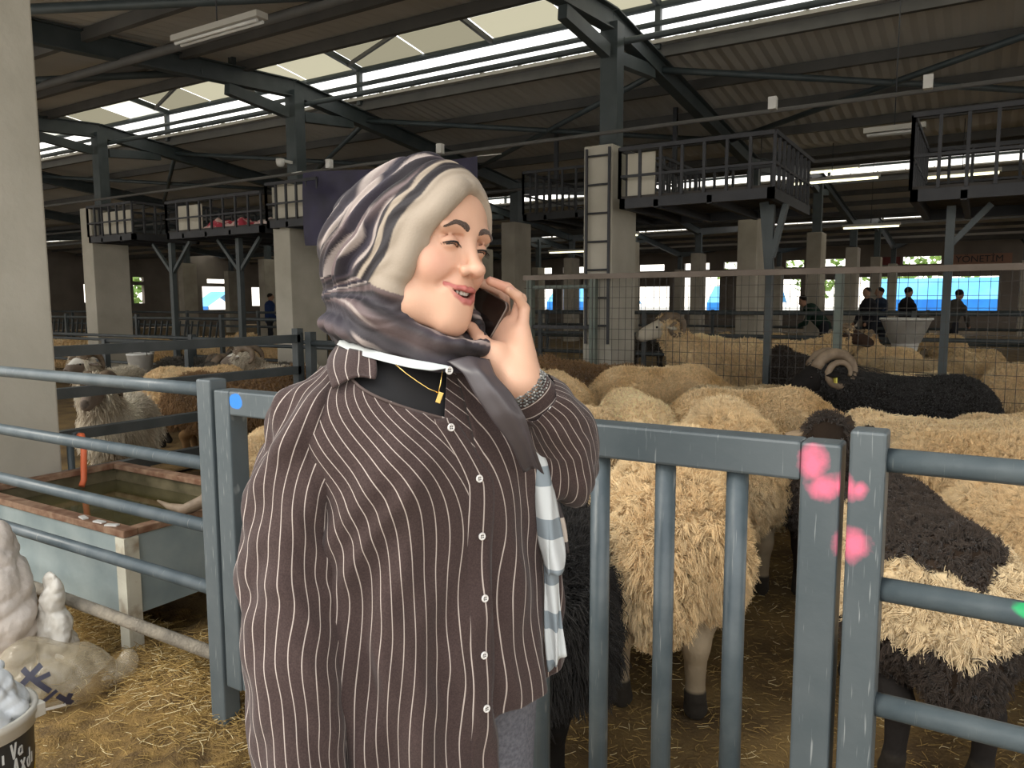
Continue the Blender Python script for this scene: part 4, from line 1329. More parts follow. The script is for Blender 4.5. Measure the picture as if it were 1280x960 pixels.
inner = on_head & (np.abs(rel[:,0]) < .026) & (rel[:,1] < .0875 - 24*rel[:,0]**2) & (rel[:,2] > -.084) & (rel[:,2] < -.066) & (rel[:,1] > .06)
blend((.16,.03,.03), inner*1.)
hand = np.linalg.norm(V-at(628,400,1.24), axis=1) < .12
blend((.70,.335,.235), np.clip(.45 - (np.linalg.norm(V-at(625,356,1.245), axis=1))/.07, 0, .5)*hand*2)
# beauty spots on her cheek
for a_, b_, c_ in ((-.050,.060,-.058), (-.058,.040,-.075)):
    d = np.linalg.norm(rel-np.array((a_,b_,c_)), axis=1)
    blend((.38,.19,.13), (d < .0035)*.6)
SKREL = rel.copy()
M_skin = attr_mat('skin', .48, .4, sss=.07, bump=.06, bscale=330)
link('body', np_mesh('body', V - WROOT, Q, M_skin, col), woman)

def wmb(mb): 
    mb.v = [tuple(np.array(p) - WROOT) for p in mb.v]
    return mb
M_brow = mat('eyebrow_hair', (.045,.024,.016), rough=.8)
M_lash = mat('eyelash', (.012,.008,.006), rough=.7)
M_eyeball = mat('eyeball', (.055,.03,.02), (.10,.06,.04), rough=.15, scale=30)
M_teeth = mat('tooth_enamel', (.80,.76,.68), rough=.25)
for sg in (-1, 1):
    e = MB()
    e.lathe([(.0125*math.sin(t), .0125*-math.cos(t)) for t in np.linspace(.02, PI-.02, 14)], 20)
    e.v = [tuple(h(sg*.031,.0770,-.0025) + HM @ np.array(p)) for p in e.v]
    wmb(e).build('eye', M_eyeball, woman)
    # upper lashes along the slit
    e = MB(); pts = []
    for a in np.linspace(-.0145, .0155, 9):
        o_ = a*sg
        pts.append(h(sg*.031+o_, .0935-52*a*a, -.0012-15*a*a))
    e.tube(pts, [.0006,.0011,.0015,.0016,.0016,.0016,.0015,.0012,.0006], 6)
    for a in np.linspace(-.012, .017, 16):
        o_ = a*sg; p0 = h(sg*.031+o_, .0937-52*a*a, -.0014-15*a*a)
        p1 = h(sg*.031+o_*1.22, .0985-48*a*a, -.0062-12*a*a)
        e.tube([p0, (p0+p1)/2 + HM @ np.array((0,.0012,-.0005)), p1], [.0004,.00032,.0001], 4)
    wmb(e).build('eyelashes', M_lash, woman)
    # brow: short hairs laid along an arched line
    hr = []
    r_ = np.random.default_rng(40+sg)
    for _ in range(560):
        t = r_.random()**.9
        a = .010 + .039*t
        c_ = .0195 + .0075*math.sin(min(1, t/.62)*PI/2) - .009*max(0, (t-.62)/.38)**1.3
        wd = .0050*(1-.70*t)*(.55+.45*min(1, t/.12))
        c_ += r_.uniform(-1, 1)*wd
        bq = .0985 - .55*a*a/.054 - .25*max(0, c_-.02)
        p0 = np.array((sg*a, bq, c_))
        dr = np.array((sg*(.6+.4*t), -.25-.5*t, .75*(1-t)**1.5 - .25*t))
        dr /= np.linalg.norm(dr)
        hr.append((p0, dr*(.0055-.0015*t)))
    brows = (hr, sg)
    # drop the hairs on the skin
    sel = on_head & (rel[:,2] > .008) & (rel[:,2] < .045) & (rel[:,1] > .02) & (rel[:,0]*sg > -.004)
    SV = rel[sel]
    out = []
    for p0, dv in hr:
        pts = []
        for q, tt in enumerate((0, .5, 1.)):
            p = p0 + dv*tt
            d2 = (SV[:,0]-p[0])**2 + (SV[:,2]-p[2])**2
            k_ = np.argpartition(d2, 4)[:4]
            bb = SV[k_, 1].mean()
            pts.append(h(p[0], bb + (.0002, .0011, .0012)[q], p[2]))
        out.append(pts)
    P = np.array(out) - WROOT
    link('eyebrow', strands('eyebrow', P, np.array([.00055,.0005,.00025])[None], np.array((.075,.042,.028)), M_wool), woman)
te = MB()
for q in range(8):
    a = (q-3.5)*.0064
    w_ = .0030 if abs(q-3.5) > 1 else .0036
    cz = -.0700 + 10*a*a
    pc = h(a, .0865-26*a*a, cz)
    th = MB().lathe([(.0001,-.0052),(w_*.8,-.0048),(w_,-.002),(w_*.95,.003),(.0001,.0035)], 10)
    te.add([tuple(pc + HM @ np.array((p[0], p[1]*.7, p[2]))) for p in th.v], th.f, True)
wmb(te).build('teeth', M_teeth, woman)
# finger nails
def nail(tip, prev, out_dir, w_=.0052):
    tip, prev = np.array(tip), np.array(prev)
    d = (tip-prev)/np.linalg.norm(tip-prev)
    o_ = np.array(out_dir, float); o_ -= d*(o_ @ d); o_ /= np.linalg.norm(o_)
    s_ = np.cross(d, o_)
    P = np.array([[tip + d*(.001+.008*(u-.6)) + s_*w_*v*(1-.25*abs(u-.5)) + o_*(.0072-.0022*v*v) for v in (-1,-.5,0,.5,1)] for u in (0,.35,.7,1)])
    wmb(MB().grid(P)).build('fingernail', M_nail, woman)
M_nail = mat('fingernail', (.68,.38,.31), rough=.3)
nail(at(636.5,362.5,1.219), at(647,370,1.226), (.3,-.6,.9))
nail(at(613,351.5,1.240), at(634,360,1.250), (.1,-.5,1.))

# ---- phone
ph = thing('phone', 'black smartphone with its dark screen towards the womans cheek, held in her hand', 'phone', tuple(view(*at(625,404,1.25)[:2])) [:2] + (float(at(625,404,1.25)[2]),), YAW)
Bm = at(625, 404.5, 1.245)
eS = np.array((.49, .0, .87)); eS /= np.linalg.norm(eS)
eL = np.array((-.67, .64, .377)); eL -= eS*(eL @ eS); eL /= np.linalg.norm(eL)
eN = np.cross(eS, eL); eN *= -np.sign(eN[1])
def rrect(w, l, r, n=8):
    pts = []
    for cx, cy, a0_ in ((w/2-r, l-r, 0), (-w/2+r, l-r, PI/2), (-w/2+r, r, PI), (w/2-r, r, 1.5*PI)):
        pts += [(cx+r*math.cos(a0_+PI/2*k/n), cy+r*math.sin(a0_+PI/2*k/n)) for k in range(n+1)]
    return pts
def phone_part(name, m, rings, cap0=True, cap1=True):
    b = MB(); K = None
    for w, l, r, off, z in rings:
        pts = rrect(w, l, r); K = len(pts)
        b.v += [tuple(Bm + eS*x + eL*(y+off) + eN*z - at(625,404,1.25)) for x, y in pts]
    for i in range(len(rings)-1):
        for k in range(K):
            b.f.append((i*K+k, i*K+(k+1)%K, (i+1)*K+(k+1)%K, (i+1)*K+k)); b.sm.append(False)
    if cap0: b.f.append(tuple(range(K))[::-1]); b.sm.append(False)
    if cap1: b.f.append(tuple((len(rings)-1)*K+k for k in range(K))); b.sm.append(False)
    return b.build(name, m, ph)
phone_part('case', mat('phone_rim', (.16,.12,.10), rough=.3, metal=.6), [(.068,.144,.011,.002,-.0042),(.072,.148,.013,0,-.003),(.072,.148,.013,0,.003),(.069,.145,.0115,.0015,.0040)])
phone_part('screen', mat('phone_screen', (.012,.008,.007), rough=.12), [(.068,.144,.011,.002,.0040),(.068,.144,.011,.002,.0043)])

# ---- shirt
def shirt_material():
    m = bpy.data.materials.new('pinstriped_linen'); m.use_nodes = True
    nt = m.node_tree; b = nt.nodes['Principled BSDF']
    a = node(nt, 'ShaderNodeAttribute', attribute_name='stripe')
    def mt(op, x, y=None):
        n_ = node(nt, 'ShaderNodeMath', operation=op)
        for i, q in enumerate((x, y)):
            if q is None: continue
            if isinstance(q, (int, float)): n_.inputs[i].default_value = q
            else: nt.links.new(q, n_.inputs[i])
        return n_.outputs[0]
    fr = mt('FRACT', mt('DIVIDE', a.outputs['Fac'], .0180))
    d = mt('ABSOLUTE', mt('SUBTRACT', fr, .5))
    mask = mt('MULTIPLY', mt('LESS_THAN', d, .040), .75)
    tc = node(nt, 'ShaderNodeTexCoord')
    w1 = node(nt, 'ShaderNodeTexNoise'); w1.inputs['Scale'].default_value = 420.; w1.inputs['Detail'].default_value = 2.
    nt.links.new(tc.outputs['Object'], w1.inputs['Vector'])
    r = node(nt, 'ShaderNodeValToRGB')
    r.color_ramp.elements[0].position, r.color_ramp.elements[1].position = .3, .7
    r.color_ramp.elements[0].color = (.045,.028,.026,1); r.color_ramp.elements[1].color = (.074,.048,.044,1)
    nt.links.new(w1.outputs[0], r.inputs[0])
    mx = node(nt, 'ShaderNodeMix', data_type='RGBA')
    nt.links.new(mask, mx.inputs[0]); nt.links.new(r.outputs[0], mx.inputs[6]); mx.inputs[7].default_value = (.66,.56,.50,1)
    nt.links.new(mx.outputs[2], b.inputs['Base Color'])
    b.inputs['Roughness'].default_value = .85; b.inputs['Specular IOR Level'].default_value = .2
    b.inputs['Sheen Weight'].default_value = .15
    bp = node(nt, 'ShaderNodeBump'); bp.inputs['Strength'].default_value = .12; bp.inputs['Distance'].default_value = .002
    nt.links.new(w1.outputs[0], bp.inputs['Height']); nt.links.new(bp.outputs[0], b.inputs['Normal'])
    return m
M_shirt = shirt_material()
def striped(P, st, name, parent, closed=False, thick=.0016):
    R, Cn = P.shape[:2]
    b = MB().grid(P - WROOT, closed)
    me = b.mesh(name, M_shirt)
    a = me.attributes.new('stripe', 'FLOAT', 'POINT')
    a.data.foreach_set('value', np.asarray(st, np.float32).ravel())
    o = link(name, me, parent)
    if thick:
        s_ = o.modifiers.new('thickness', 'SOLIDIFY'); s_.thickness = thick; s_.offset = -1
    return o
shirt = None
ZK = np.array([.70,.80,.92,1.05,1.16,1.24,1.30,1.335,1.365,1.39,1.41,1.43])
WK = np.array([.250,.248,.244,.234,.230,.234,.226,.192,.150,.108,.082,.072])
DK = np.array([.168,.166,.162,.160,.158,.150,.132,.112,.094,.080,.070,.066])
BK = np.array([.150,.148,.142,.140,.140,.140,.130,.118,.104,.090,.078,.070])
FO = np.array([.012,.012,.010,.010,.008,.004,.0,-.004,-.006,-.006,-.004,-.002])
def smooth_interp(z, K):
    return sum(np.interp(z+o_, ZK, K) for o_ in (-.02,-.01,0,.01,.02))/5
def shirt_pt(phi, z, grow=0.):
    """phi 0: her front, positive towards her left"""
    w = smooth_interp(z, WK) + grow
    cs, sn = np.cos(phi), np.sin(phi)
    d = np.where(cs > 0, smooth_interp(z, DK), smooth_interp(z, BK)) + grow
    e = 2/2.35
    f_ = np.sign(cs)*np.abs(cs)**e*d + smooth_interp(z, FO)
    s_ = np.sign(sn)*np.abs(sn)**e*w
    # drop shoulder on her right, bust, and a belly of loose cloth
    s_ = s_ - .034*np.exp(-((z-1.245)/.075)**2)*np.exp(-((phi+PI/2)/.7)**2)
    f_ = f_ + .020*np.exp(-((z-1.20)/.07)**2)*(np.exp(-((phi+.5)/.38)**2)+np.exp(-((phi-.5)/.38)**2))
    return TC + bs*s_[...,None] + bf*f_[...,None] + np.array((0,0,1.))*z[...,None]
PP = -.06           # placket angle
def PPz(z): return PP - .17*np.clip((np.asarray(z)-1.17)/.10, 0, 1)**1.2
def z_top(phi):
    a = (phi - PP + PI) % (2*PI) - PI
    neck = 1.405
    right = np.where(a < 0, np.clip((-a)/1.05, 0, 1), 1)
    z = np.where(a < -.17, 1.275 + .062*np.clip((-a-.17)/.85, 0, 1) + .068*np.clip((-a-1.0)/.45, 0, 1), 1.275 + .115*np.clip((a+.17)/.17, 0, 1))
    return np.where(np.abs(a) > 1.45, neck, z)
def z_hem(phi):
    a = (phi - PP + PI) % (2*PI) - PI
    side = .10*np.clip(np.abs(np.abs(a)-1.6)*-1.3+1, 0, 1)
    return np.where(a < 0, .66 + side*.3, .772 + .030*np.clip(a/1.3, 0, 1))
NP, NZ = 300, 190
phi = PP + np.linspace(1e-3, 2*PI-1e-3, NP)
v = np.linspace(0, 1, NZ)[:,None]
PH = np.broadcast_to(phi[None], (NZ, NP))
ph_w = (PH + PI) % (2*PI) - PI
Z = z_hem(ph_w)*(1-v) + z_top(ph_w)*v
P = shirt_pt(ph_w, Z)
# drape: long soft folds that lean in from the shoulders, plus crumpled linen
def folds(ph_, z_, amp=1.):
    lean = ph_ + (1.25-z_)*.35*np.sign(ph_+.001)*-1
    f1 = np.sin(lean*11 + 1.6*np.sin(z_*7) + .8*np.sin(z_*17+ph_*2))
    f2 = np.sin(lean*19 - 2.2*np.sin(z_*5+1) + 1.2*np.sin(z_*23+ph_*3))
    f3 = np.sin(z_*46 + ph_*13 + 2.5*np.sin(ph_*4+z_*9))*np.sin(ph_*5 - z_*11)
    low = np.clip((1.34-z_)/.25, 0, 1)
    dg = np.exp(-((z_-1.10-(ph_+1.2)*.22)/.035)**2)*np.exp(-((ph_+1.0)/.6)**2) + .8*np.exp(-((z_-1.02-(ph_+1.2)*.25)/.03)**2)*np.exp(-((ph_+.8)/.6)**2)
    return 1.3*amp*((.0065*np.sign(f1)*np.abs(f1)**1.2 + .0032*f2)*low*(.35+.65*np.clip((1.2-z_)/.3,0,1)) + .0022*f3*low + .010*dg)
nrm_ = np.stack([np.cos(PH), np.sin(PH)], -1)
N3 = bf*np.cos(ph_w)[...,None] + bs*np.sin(ph_w)[...,None]
P = P + N3*folds(ph_w, Z)[...,None]
# stripes keep their cloth width: arc length at the chest, slid sideways a little by the folds
wref = .20
STR = (PH-PP)*wref + .0042*np.sin(Z*21+PH*4) + .004*np.sin(Z*9-PH*3) 
AA = (ph_w - PP + PI) % (2*PI) - PI
STR = STR + 1.9*np.clip(Z-1.06, 0, .3)**2*np.where(AA < 0, .95, .45)
SHIRT_P = P
shirt = striped(P, STR, 'shirt', woman)
shirt['label'] = 'brown shirt with thin white pinstripes'
# placket, buttons
zs = np.linspace(.66, 1.276, 90)
k5 = np.linspace(-.075, .085, 9)
Zp, Kp = np.meshgrid(zs, k5, indexing='ij')
php = PPz(Zp) + Kp*np.clip(1.2-(Zp-1.2)*3, .75, 1)
Pp_ = shirt_pt(php, Zp) + (bf*np.cos(php)[...,None]+bs*np.sin(php)[...,None])*(folds((php+PI)%(2*PI)-PI, Zp)+.0022 - .0022*np.abs(Kp/.08)**6)[...,None]
striped(Pp_, Kp*wref + .006 + .0015*np.sin(Zp*20), 'placket', shirt)
M_button = mat('white_button', (.80,.76,.72), rough=.3)
def button(c, nrm, r=.0062, parent=None):
    nrm = nrm/np.linalg.norm(nrm); t_ = np.cross(nrm, (0,0,1.)); t_ /= np.linalg.norm(t_); u_ = np.cross(t_, nrm)
    b = MB().lathe([(.0001,.0022),(r*.55,.0020),(r*.66,.0030),(r*.9,.0030),(r,.0018),(r*.95,0)], 24)
    b.v = [tuple(c + t_*p[0] + u_*p[1] + nrm*p[2] - WROOT) for p in b.v]
    o = b.build('button', M_button, parent or shirt)
    hb_ = MB()
    for sx in (-1, 1):
        for sy in (-1, 1):
            q = MB().lathe([(.0001,.0026),(r*.16,.0026),(r*.16,.0015)], 8)
            hb_.add([tuple(c + t_*(p[0]+sx*r*.24) + u_*(p[1]+sy*r*.24) + nrm*p[2] - WROOT) for p in q.v], q.f)
    hb_.build('thread_hole', M_lash, o)
def proj(p):
    dz, d_, x_ = p[2]-CAM_H, p[1], p[0]
    dep = d_*math.cos(PITCH) - dz*math.sin(PITCH)
    return 640+FPX*x_/dep, 480-FPX*(dz*math.cos(PITCH)+d_*math.sin(PITCH))/dep
for z_ in (1.262, 1.180, 1.088, .990, .896, .810):
    a_ = PPz(z_)+.005; zz = np.array(z_)
    c = shirt_pt(a_, zz) + (bf*math.cos(a_)+bs*math.sin(a_))*(float(folds(a_, zz))+.0034)
    button(c, bf*math.cos(PP)+bs*math.sin(PP)+np.array((0,0,.1)))
button(at(561, 463, 1.108), bf)
# black top under the shirt
zz = np.linspace(1.16, 1.43, 40); pp = np.linspace(-PI, PI, 80)
Zu, Pu = np.meshgrid(zz, pp, indexing='ij')
wmb(MB().grid(shirt_pt(Pu, Zu, -.012))).build('undershirt', mat('black_jersey', (.012,.011,.012), rough=.85), woman)
# sleeves: tubes along the arm with crumpled cloth
def sleeve(name, pts, rs, up0, seed, amp, n=150, k=72, squash=1.):
    pts = np.array(pts); rs = np.array(rs)
    s_ = np.concatenate([[0], np.cumsum(np.linalg.norm(np.diff(pts, axis=0), axis=1))])
    t = np.linspace(0, s_[-1], n)
    # smooth the path through its joints
    ker = np.exp(-np.linspace(-2, 2, 25)**2); ker /= ker.sum()
    C_ = np.stack([np.convolve(np.pad(np.interp(t, s_, pts[:,i]), 12, mode='reflect', reflect_type='odd'), ker, 'valid') for i in range(3)], 1)
    r = np.convolve(np.pad(np.interp(t, s_, rs), 12, mode='edge'), ker, 'valid')
    T = np.gradient(C_, axis=0); T /= np.linalg.norm(T, axis=1)[:,None]
    A = np.zeros_like(T); u = np.array(up0, float)
    for i in range(n):
        u = u - T[i]*(u @ T[i]); u /= np.linalg.norm(u); A[i] = u
    B_ = np.cross(T, A)
    an = np.linspace(0, 2*PI, k, endpoint=False)
    TT, AN = np.meshgrid(t, an, indexing='ij')
    w1 = np.sin(TT*52 + 2.2*np.sin(AN*2+seed) + 1.4*np.sin(AN*3-seed))*(.55+.45*np.sin(AN+seed*2))
    w2 = np.sin(AN*5 + 3*np.sin(TT*11+seed) + seed)*.8
    w3 = np.sin(TT*95 + AN*6 + 2*np.sin(AN*4+seed))*.35
    bend = np.linalg.norm(np.gradient(T, axis=0), axis=1); bend = np.convolve(bend, np.ones(25)/25, 'same'); bend = bend/(bend.max()+1e-9)
    am = amp*(.45+.8*bend)[:,None]
    rr = r[:,None] + am*(w1+w2+w3)
    P = C_[:,None] + A[:,None]*(np.cos(AN)*rr)[...,None] + B_[:,None]*(np.sin(AN)*rr*squash)[...,None]
    st = AN*.075 + .0035*np.sin(TT*22+AN*2+seed) + .0025*np.sin(TT*47+AN)
    st[:] += 0
    return striped(P, st, name, shirt, True), C_, T, A, B_
rs_pts = [body(-.165,.0,1.335), body(-.215,.008,1.265), np.array((-.337,1.145,1.13)), ELR+np.array((-.002,0,0)), (ELR+WRR)/2+np.array((-.004,-.006,0)), WRR+np.array((0,0,.01))]
sleeve('sleeve', rs_pts, [.030,.066,.076,.080,.076,.064], (0,1,0), 1.3, .0062)
ls_pts = [SHL+np.array((-.03,-.02,.0)), (SHL+ELL)/2+np.array((.012,-.01,-.01)), ELL+np.array((-.006,.0,-.004)), at(703,540,1.275), at(680,507,1.225), at(668,497,1.205)]
sleeve('sleeve', ls_pts, [.055,.066,.058,.060,.050,.040], (0,1,0), 2.2, .0052)
# buttoned cuff and lace at the wrist
c1, c2 = at(672,503,1.212), at(657,484,1.192)
ax1 = (c2-c1)/np.linalg.norm(c2-c1); q1 = np.cross(ax1, (0,1.,0)); q1 /= np.linalg.norm(q1); q2 = np.cross(ax1, q1)
an = np.linspace(0, 2*PI, 64, endpoint=False); tt = np.linspace(-.35, 1., 14)
TT, AN = np.meshgrid(tt, an, indexing='ij')
rr = .041 - .003*TT + .0012*np.sin(AN*3)
P = c1 + (c2-c1)*TT[...,None] + q1*(np.cos(AN)*rr)[...,None] + q2*(np.sin(AN)*rr*.86)[...,None]
striped(P, TT*.032 + .004, 'cuff', shirt, True)
cb = at(683, 506, 1.17)
tb = min(an, key=lambda a_: np.linalg.norm(c1 + q1*math.cos(a_)*.041 + q2*math.sin(a_)*.036 - cb))
button(c1 + q1*math.cos(tb)*.0425 + q2*math.sin(tb)*.0365, q1*math.cos(tb)+q2*math.sin(tb), .0058)
lace = MB()
r_ = np.random.default_rng(5)
M_lace = mat('grey_lace', (.10,.10,.095), (.42,.41,.38), rough=.8, scale=160, lo=.45, hi=.6)
for row in range(4):
    for q in range(46):
        a_ = 2*PI*q/46 + row*.07
        p = c1 + (c2-c1)*(.86+.13*row + .03*math.sin(q*2.1)) + q1*math.cos(a_)*(.0375-.0012*row) + q2*math.sin(a_)*(.0325-.0012*row)
        lo_ = MB().lathe([(.0001,-.0022),(.0024,-.001),(.0024,.001),(.0001,.0022)], 7)
        lace.add([tuple(p + np.array(x_)) for x_ in lo_.v], lo_.f, True)
wmb(lace).build('lace_trim', M_lace, shirt)
# collar flap on her right, lying on the shoulder
def patch(px_grid, lift, name, m=None, st=None, parent=None, thick=.002):
    P = np.array([[at(*q) for q in row] for row in px_grid])
    P = refine(P, 5)
    if lift is not None: P = P + lift
    return P
def refine(P, k):
    """bilinear-then-smoothed refinement of a coarse point grid"""
    R, C_ = P.shape[:2]
    u, v_ = np.linspace(0, R-1, (R-1)*k+1), np.linspace(0, C_-1, (C_-1)*k+1)
    A = np.stack([[np.interp(u, np.arange(R), P[:,j,i]) for j in range(C_)] for i in range(3)], -1)
    A = A.transpose(1, 0, 2)
    B_ = np.stack([[np.interp(v_, np.arange(C_), A[r_,:,i]) for r_ in range(len(u))] for i in range(3)], -1)
    for _ in range(3):
        B_[1:-1] = (B_[:-2]+2*B_[1:-1]+B_[2:])/4
        B_[:,1:-1] = (B_[:,:-2]+2*B_[:,1:-1]+B_[:,2:])/4
    return B_
G = [[(421,434,1.235),(438,437,1.215),(456,441,1.19),(470,446,1.172)],
     [(411,447,1.205),(432,450,1.188),(453,455,1.168),(472,463,1.152)],
     [(408,461,1.180),(426,463,1.166),(447,465,1.152),(470,475,1.140)],
     [(416,487,1.150),(428,479,1.148),(446,470,1.145),(466,474,1.138)]]
P = patch(G, None, '')
SP = SHIRT_P.reshape(-1, 3)
spx = np.array([proj(q) for q in SP])
for i_ in range(P.shape[0]):
    for j_ in range(P.shape[1]):
        u0, v0 = proj(P[i_,j_])
        nr = SP[(np.abs(spx[:,0]-u0) < 7) & (np.abs(spx[:,1]-v0) < 7)]
        if len(nr):
            dn = nr[:,1].min() - .005
            if dn < P[i_,j_,1]: P[i_,j_] = np.array((0,0,CAM_H)) + (P[i_,j_]-np.array((0,0,CAM_H)))*dn/P[i_,j_,1]
for _ in range(4):
    P[1:-1] = (P[:-2]+2*P[1:-1]+P[2:])/4
    P[:,1:-1] = (P[:,:-2]+2*P[:,1:-1]+P[:,2:])/4
u_, v_ = np.meshgrid(np.linspace(0,1,P.shape[0]), np.linspace(0,1,P.shape[1]), indexing='ij')
striped(P, v_*.075 - u_*.012 + .004, 'collar', shirt, False, .003)
# edge of the open shirt front: a folded facing along the neckline
aa = PP + np.linspace(-1.25, -.17, 60)
zt = z_top((aa+PI)%(2*PI)-PI)
edge = shirt_pt(aa, zt) + (bf*np.cos(aa)[:,None]+bs*np.sin(aa)[:,None])*.002
wmb(MB().tube(edge, .0024, 8)).build('neckline_hem', mat('brown_hem', (.10,.07,.062), (.5,.42,.38), rough=.8, scale=60, lo=.62, hi=.66), shirt)
# ---- trousers and shoes
TF = Field(np.arange(-.42,.14,.012), np.arange(1.08,1.52,.012), np.arange(.03,1.0,.012))
TF.ell(body(0,.0,.88), (.185,.145,.14), .0, 1, np.stack([bs, bf, c0], 1))
for sg in (-1, 1): TF.chain([body(sg*.092,.012,.86), body(sg*.105,.015,.48), body(sg*.105,-.015,.07)], [.118,.088,.075], .04)
TV, TQ, _ = TF.surface()
M_jeans = mat('grey_jeans', (.105,.105,.125), (.17,.17,.195), rough=.9, scale=140, bump=.2, bscale=300)
link('trousers', np_mesh('trousers', TV - WROOT, TQ, M_jeans), woman)
for sg in (-1, 1):
    SF = Field(np.arange(-.42,.20,.008), np.arange(1.0,1.46,.008), np.arange(-.02,.14,.008))
    SF.cap(body(sg*.105,-.06,.035), body(sg*.125,.15,.030), .040, .036, .0)
    SF.cap(body(sg*.105,-.03,.05), body(sg*.105,-.02,.10), .045, .045, .03)
    SV_, SQ_, _ = SF.surface()
    SV_[:,2] = np.maximum(SV_[:,2], 0.0)
    link('shoe', np_mesh('shoe', SV_ - WROOT, SQ_, M_white), woman)

# ---- headscarf
NX = np.arange(-.40,.03,.0022); NY = np.arange(1.07,1.46,.0022); NZ_ = np.arange(1.30,1.70,.0022)
SC = Field(NX, NY, NZ_)
def se(c, r, k=.02, cut=False): SC.ell(h(*c), np.array(r)*HS, k, 1, HM, cut)
se((0,-.008,.036), (.089,.108,.104), 0)
se((0,-.092,.010), (.098,.112,.102), .05)
se((0,-.085,-.045), (.090,.100,.085), .05)
se((0,.022,.040), (.074,.068,.076), .03)
for sg in (-1, 1): SC.cap(h(sg*.060,.005,-.01), h(sg*.055,.0,-.105), .026, .026, .03)
# wrap under the chin and round the neck
SC.cap(h(-.064,-.022,-.126), h(-.005,.050,-.177), .028, .026, .03)
SC.cap(h(.055,.01,-.106), h(.0,.052,-.175), .030, .026, .03)
SC.ell(np.array((-.175,1.275,1.412)), (.112,.112,.052), .04)
SC.ell(np.array((-.215,1.305,1.415)), (.105,.105,.055), .04)
SC.ell(np.array((-.10,1.225,1.385)), (.070,.075,.040), .03)
for sg in (-1, 1): SC.cap(h(sg*.066,.018,.035), h(sg*.070,.008,-.065), .017, .018, .03)
for c_, r_ in (((0,.108,.014), (.0615,.112,.075)), ((0,.100,-.062), (.0720,.130,.080))): se(c_, r_, .006, True)
# the cloth's edge lies on the skin all round the face
EDGE = []
for a_, c_ in ((-.026,.080), (-.045,.063), (-.0585,.038)):
    near_ = SKREL[(np.abs(SKREL[:,0]-a_) < .005) & (np.abs(SKREL[:,2]-c_) < .005) & (SKREL[:,1] > 0) & on_head]
    EDGE.append((a_, near_[:,1].max() + .003, c_))
for b_, c_ in ((.044,.012), (.043,-.020), (.027,-.056), (-.010,-.090), (-.030,-.122)):
    near_ = SKREL[(np.abs(SKREL[:,1]-b_) < .006) & (np.abs(SKREL[:,2]-c_) < .006) & (SKREL[:,0] < 0) & on_head]
    a_ = near_[:,0].min() if len(near_) else -.05
    EDGE.append((max(a_, -.074) - .003, b_, c_))
EDGE = [(0,.0800,.0880)] + EDGE + [(-.030,.010,-.150), (0,.040,-.160)]
EDGE = EDGE + [(-a*.94, b-.013*min(1, max(0, (c+.06)/.05)), c) for a, b, c in EDGE[-2:0:-1]] + EDGE[:1]
for _ in range(2):
    e_ = np.array(EDGE); EDGE = [tuple(e_[0])] + [tuple(q) for p_, q_ in zip(e_[:-1], e_[1:]) for q in (p_*.75+q_*.25, p_*.25+q_*.75)] + [tuple(e_[-1])]
for p_, q_ in zip(EDGE[:-1], EDGE[1:]): SC.cap(h(*p_), h(*q_), .0068 if p_[0] < -.02 else .0055, .0068 if q_[0] < -.02 else .0055, .020 if p_[0] < -.02 else .010)
# cut off below, along the slanting lower hem
pz = lambda X, Y: 1.350 + (-.10-X)*.155 + (Y-1.2)*.03
G_ = np.meshgrid(NX, NY, NZ_, indexing='ij', sparse=True)
SC.f = np.maximum(SC.f, (pz(G_[0], G_[1]) - G_[2]).astype(np.float32))
V, Q, _ = SC.surface()
rel = ((V-HC) @ HM)/HS
tdist = np.full(len(V), 9.)
for p_, q_ in zip(EDGE[:-1], EDGE[1:]): tdist = np.minimum(tdist, seg_d(rel, p_, q_)[0])
tdist = tdist - .006
angp = np.arctan2(rel[:,2]+.018, -rel[:,0])            # round the face, on her right side
# normals for displacement
def vnormals(V, Q):
    n_ = np.cross(V[Q[:,2]]-V[Q[:,0]], V[Q[:,3]]-V[Q[:,1]])
    out = np.zeros_like(V)
    for i in range(4): np.add.at(out, Q[:,i], n_)
    return out/np.maximum(np.linalg.norm(out, axis=1), 1e-9)[:,None]
def smooth_mesh(V, Q, it):
    for _ in range(it):
        s_ = np.zeros_like(V); c_ = np.zeros(len(V))
        for i in range(4):
            np.add.at(s_, Q[:,i], V[Q[:,(i+1)%4]]+V[Q[:,(i-1)%4]]); np.add.at(c_, Q[:,i], 2)
        V = V*.5 + s_/np.maximum(c_, 1)[:,None]*.5
    return V
V = smooth_mesh(V, Q, 5)
NV = vnormals(V, Q)
far = np.clip((tdist-.050)/.03, 0, 1)
low = np.clip((-.055-rel[:,2])/.04, 0, 1)
wv = snoise(V, 16., 5)
# folds sweep from the crown down the back of the cheek and forward under the chin
sweep = tdist/.058 + .55*wv + .20*snoise(V, 34., 6) + angp*.25
rid = np.sin(2*PI*sweep)
f_ = (.0078*np.sign(rid)*np.abs(rid)**.8 + .0026*np.sin(4*PI*sweep+1.5+wv*3))*far
uu0 = sweep
# wrapped layers round the neck run level, dipping to the front
neck = rel[:,2] + .32*np.clip(rel[:,1]+.02, -.1, .1) + .008*wv
f_ = f_*(1-.6*low) + .0060*np.sin(2*PI*neck/.042)*low
f_ = f_ + (.0013*np.sin(2*PI*uu0*3.1+3*wv) + .0007*snoise(V, 95., 31))*np.clip(tdist/.03, .15, 1)
V = V + NV*f_[:,None]
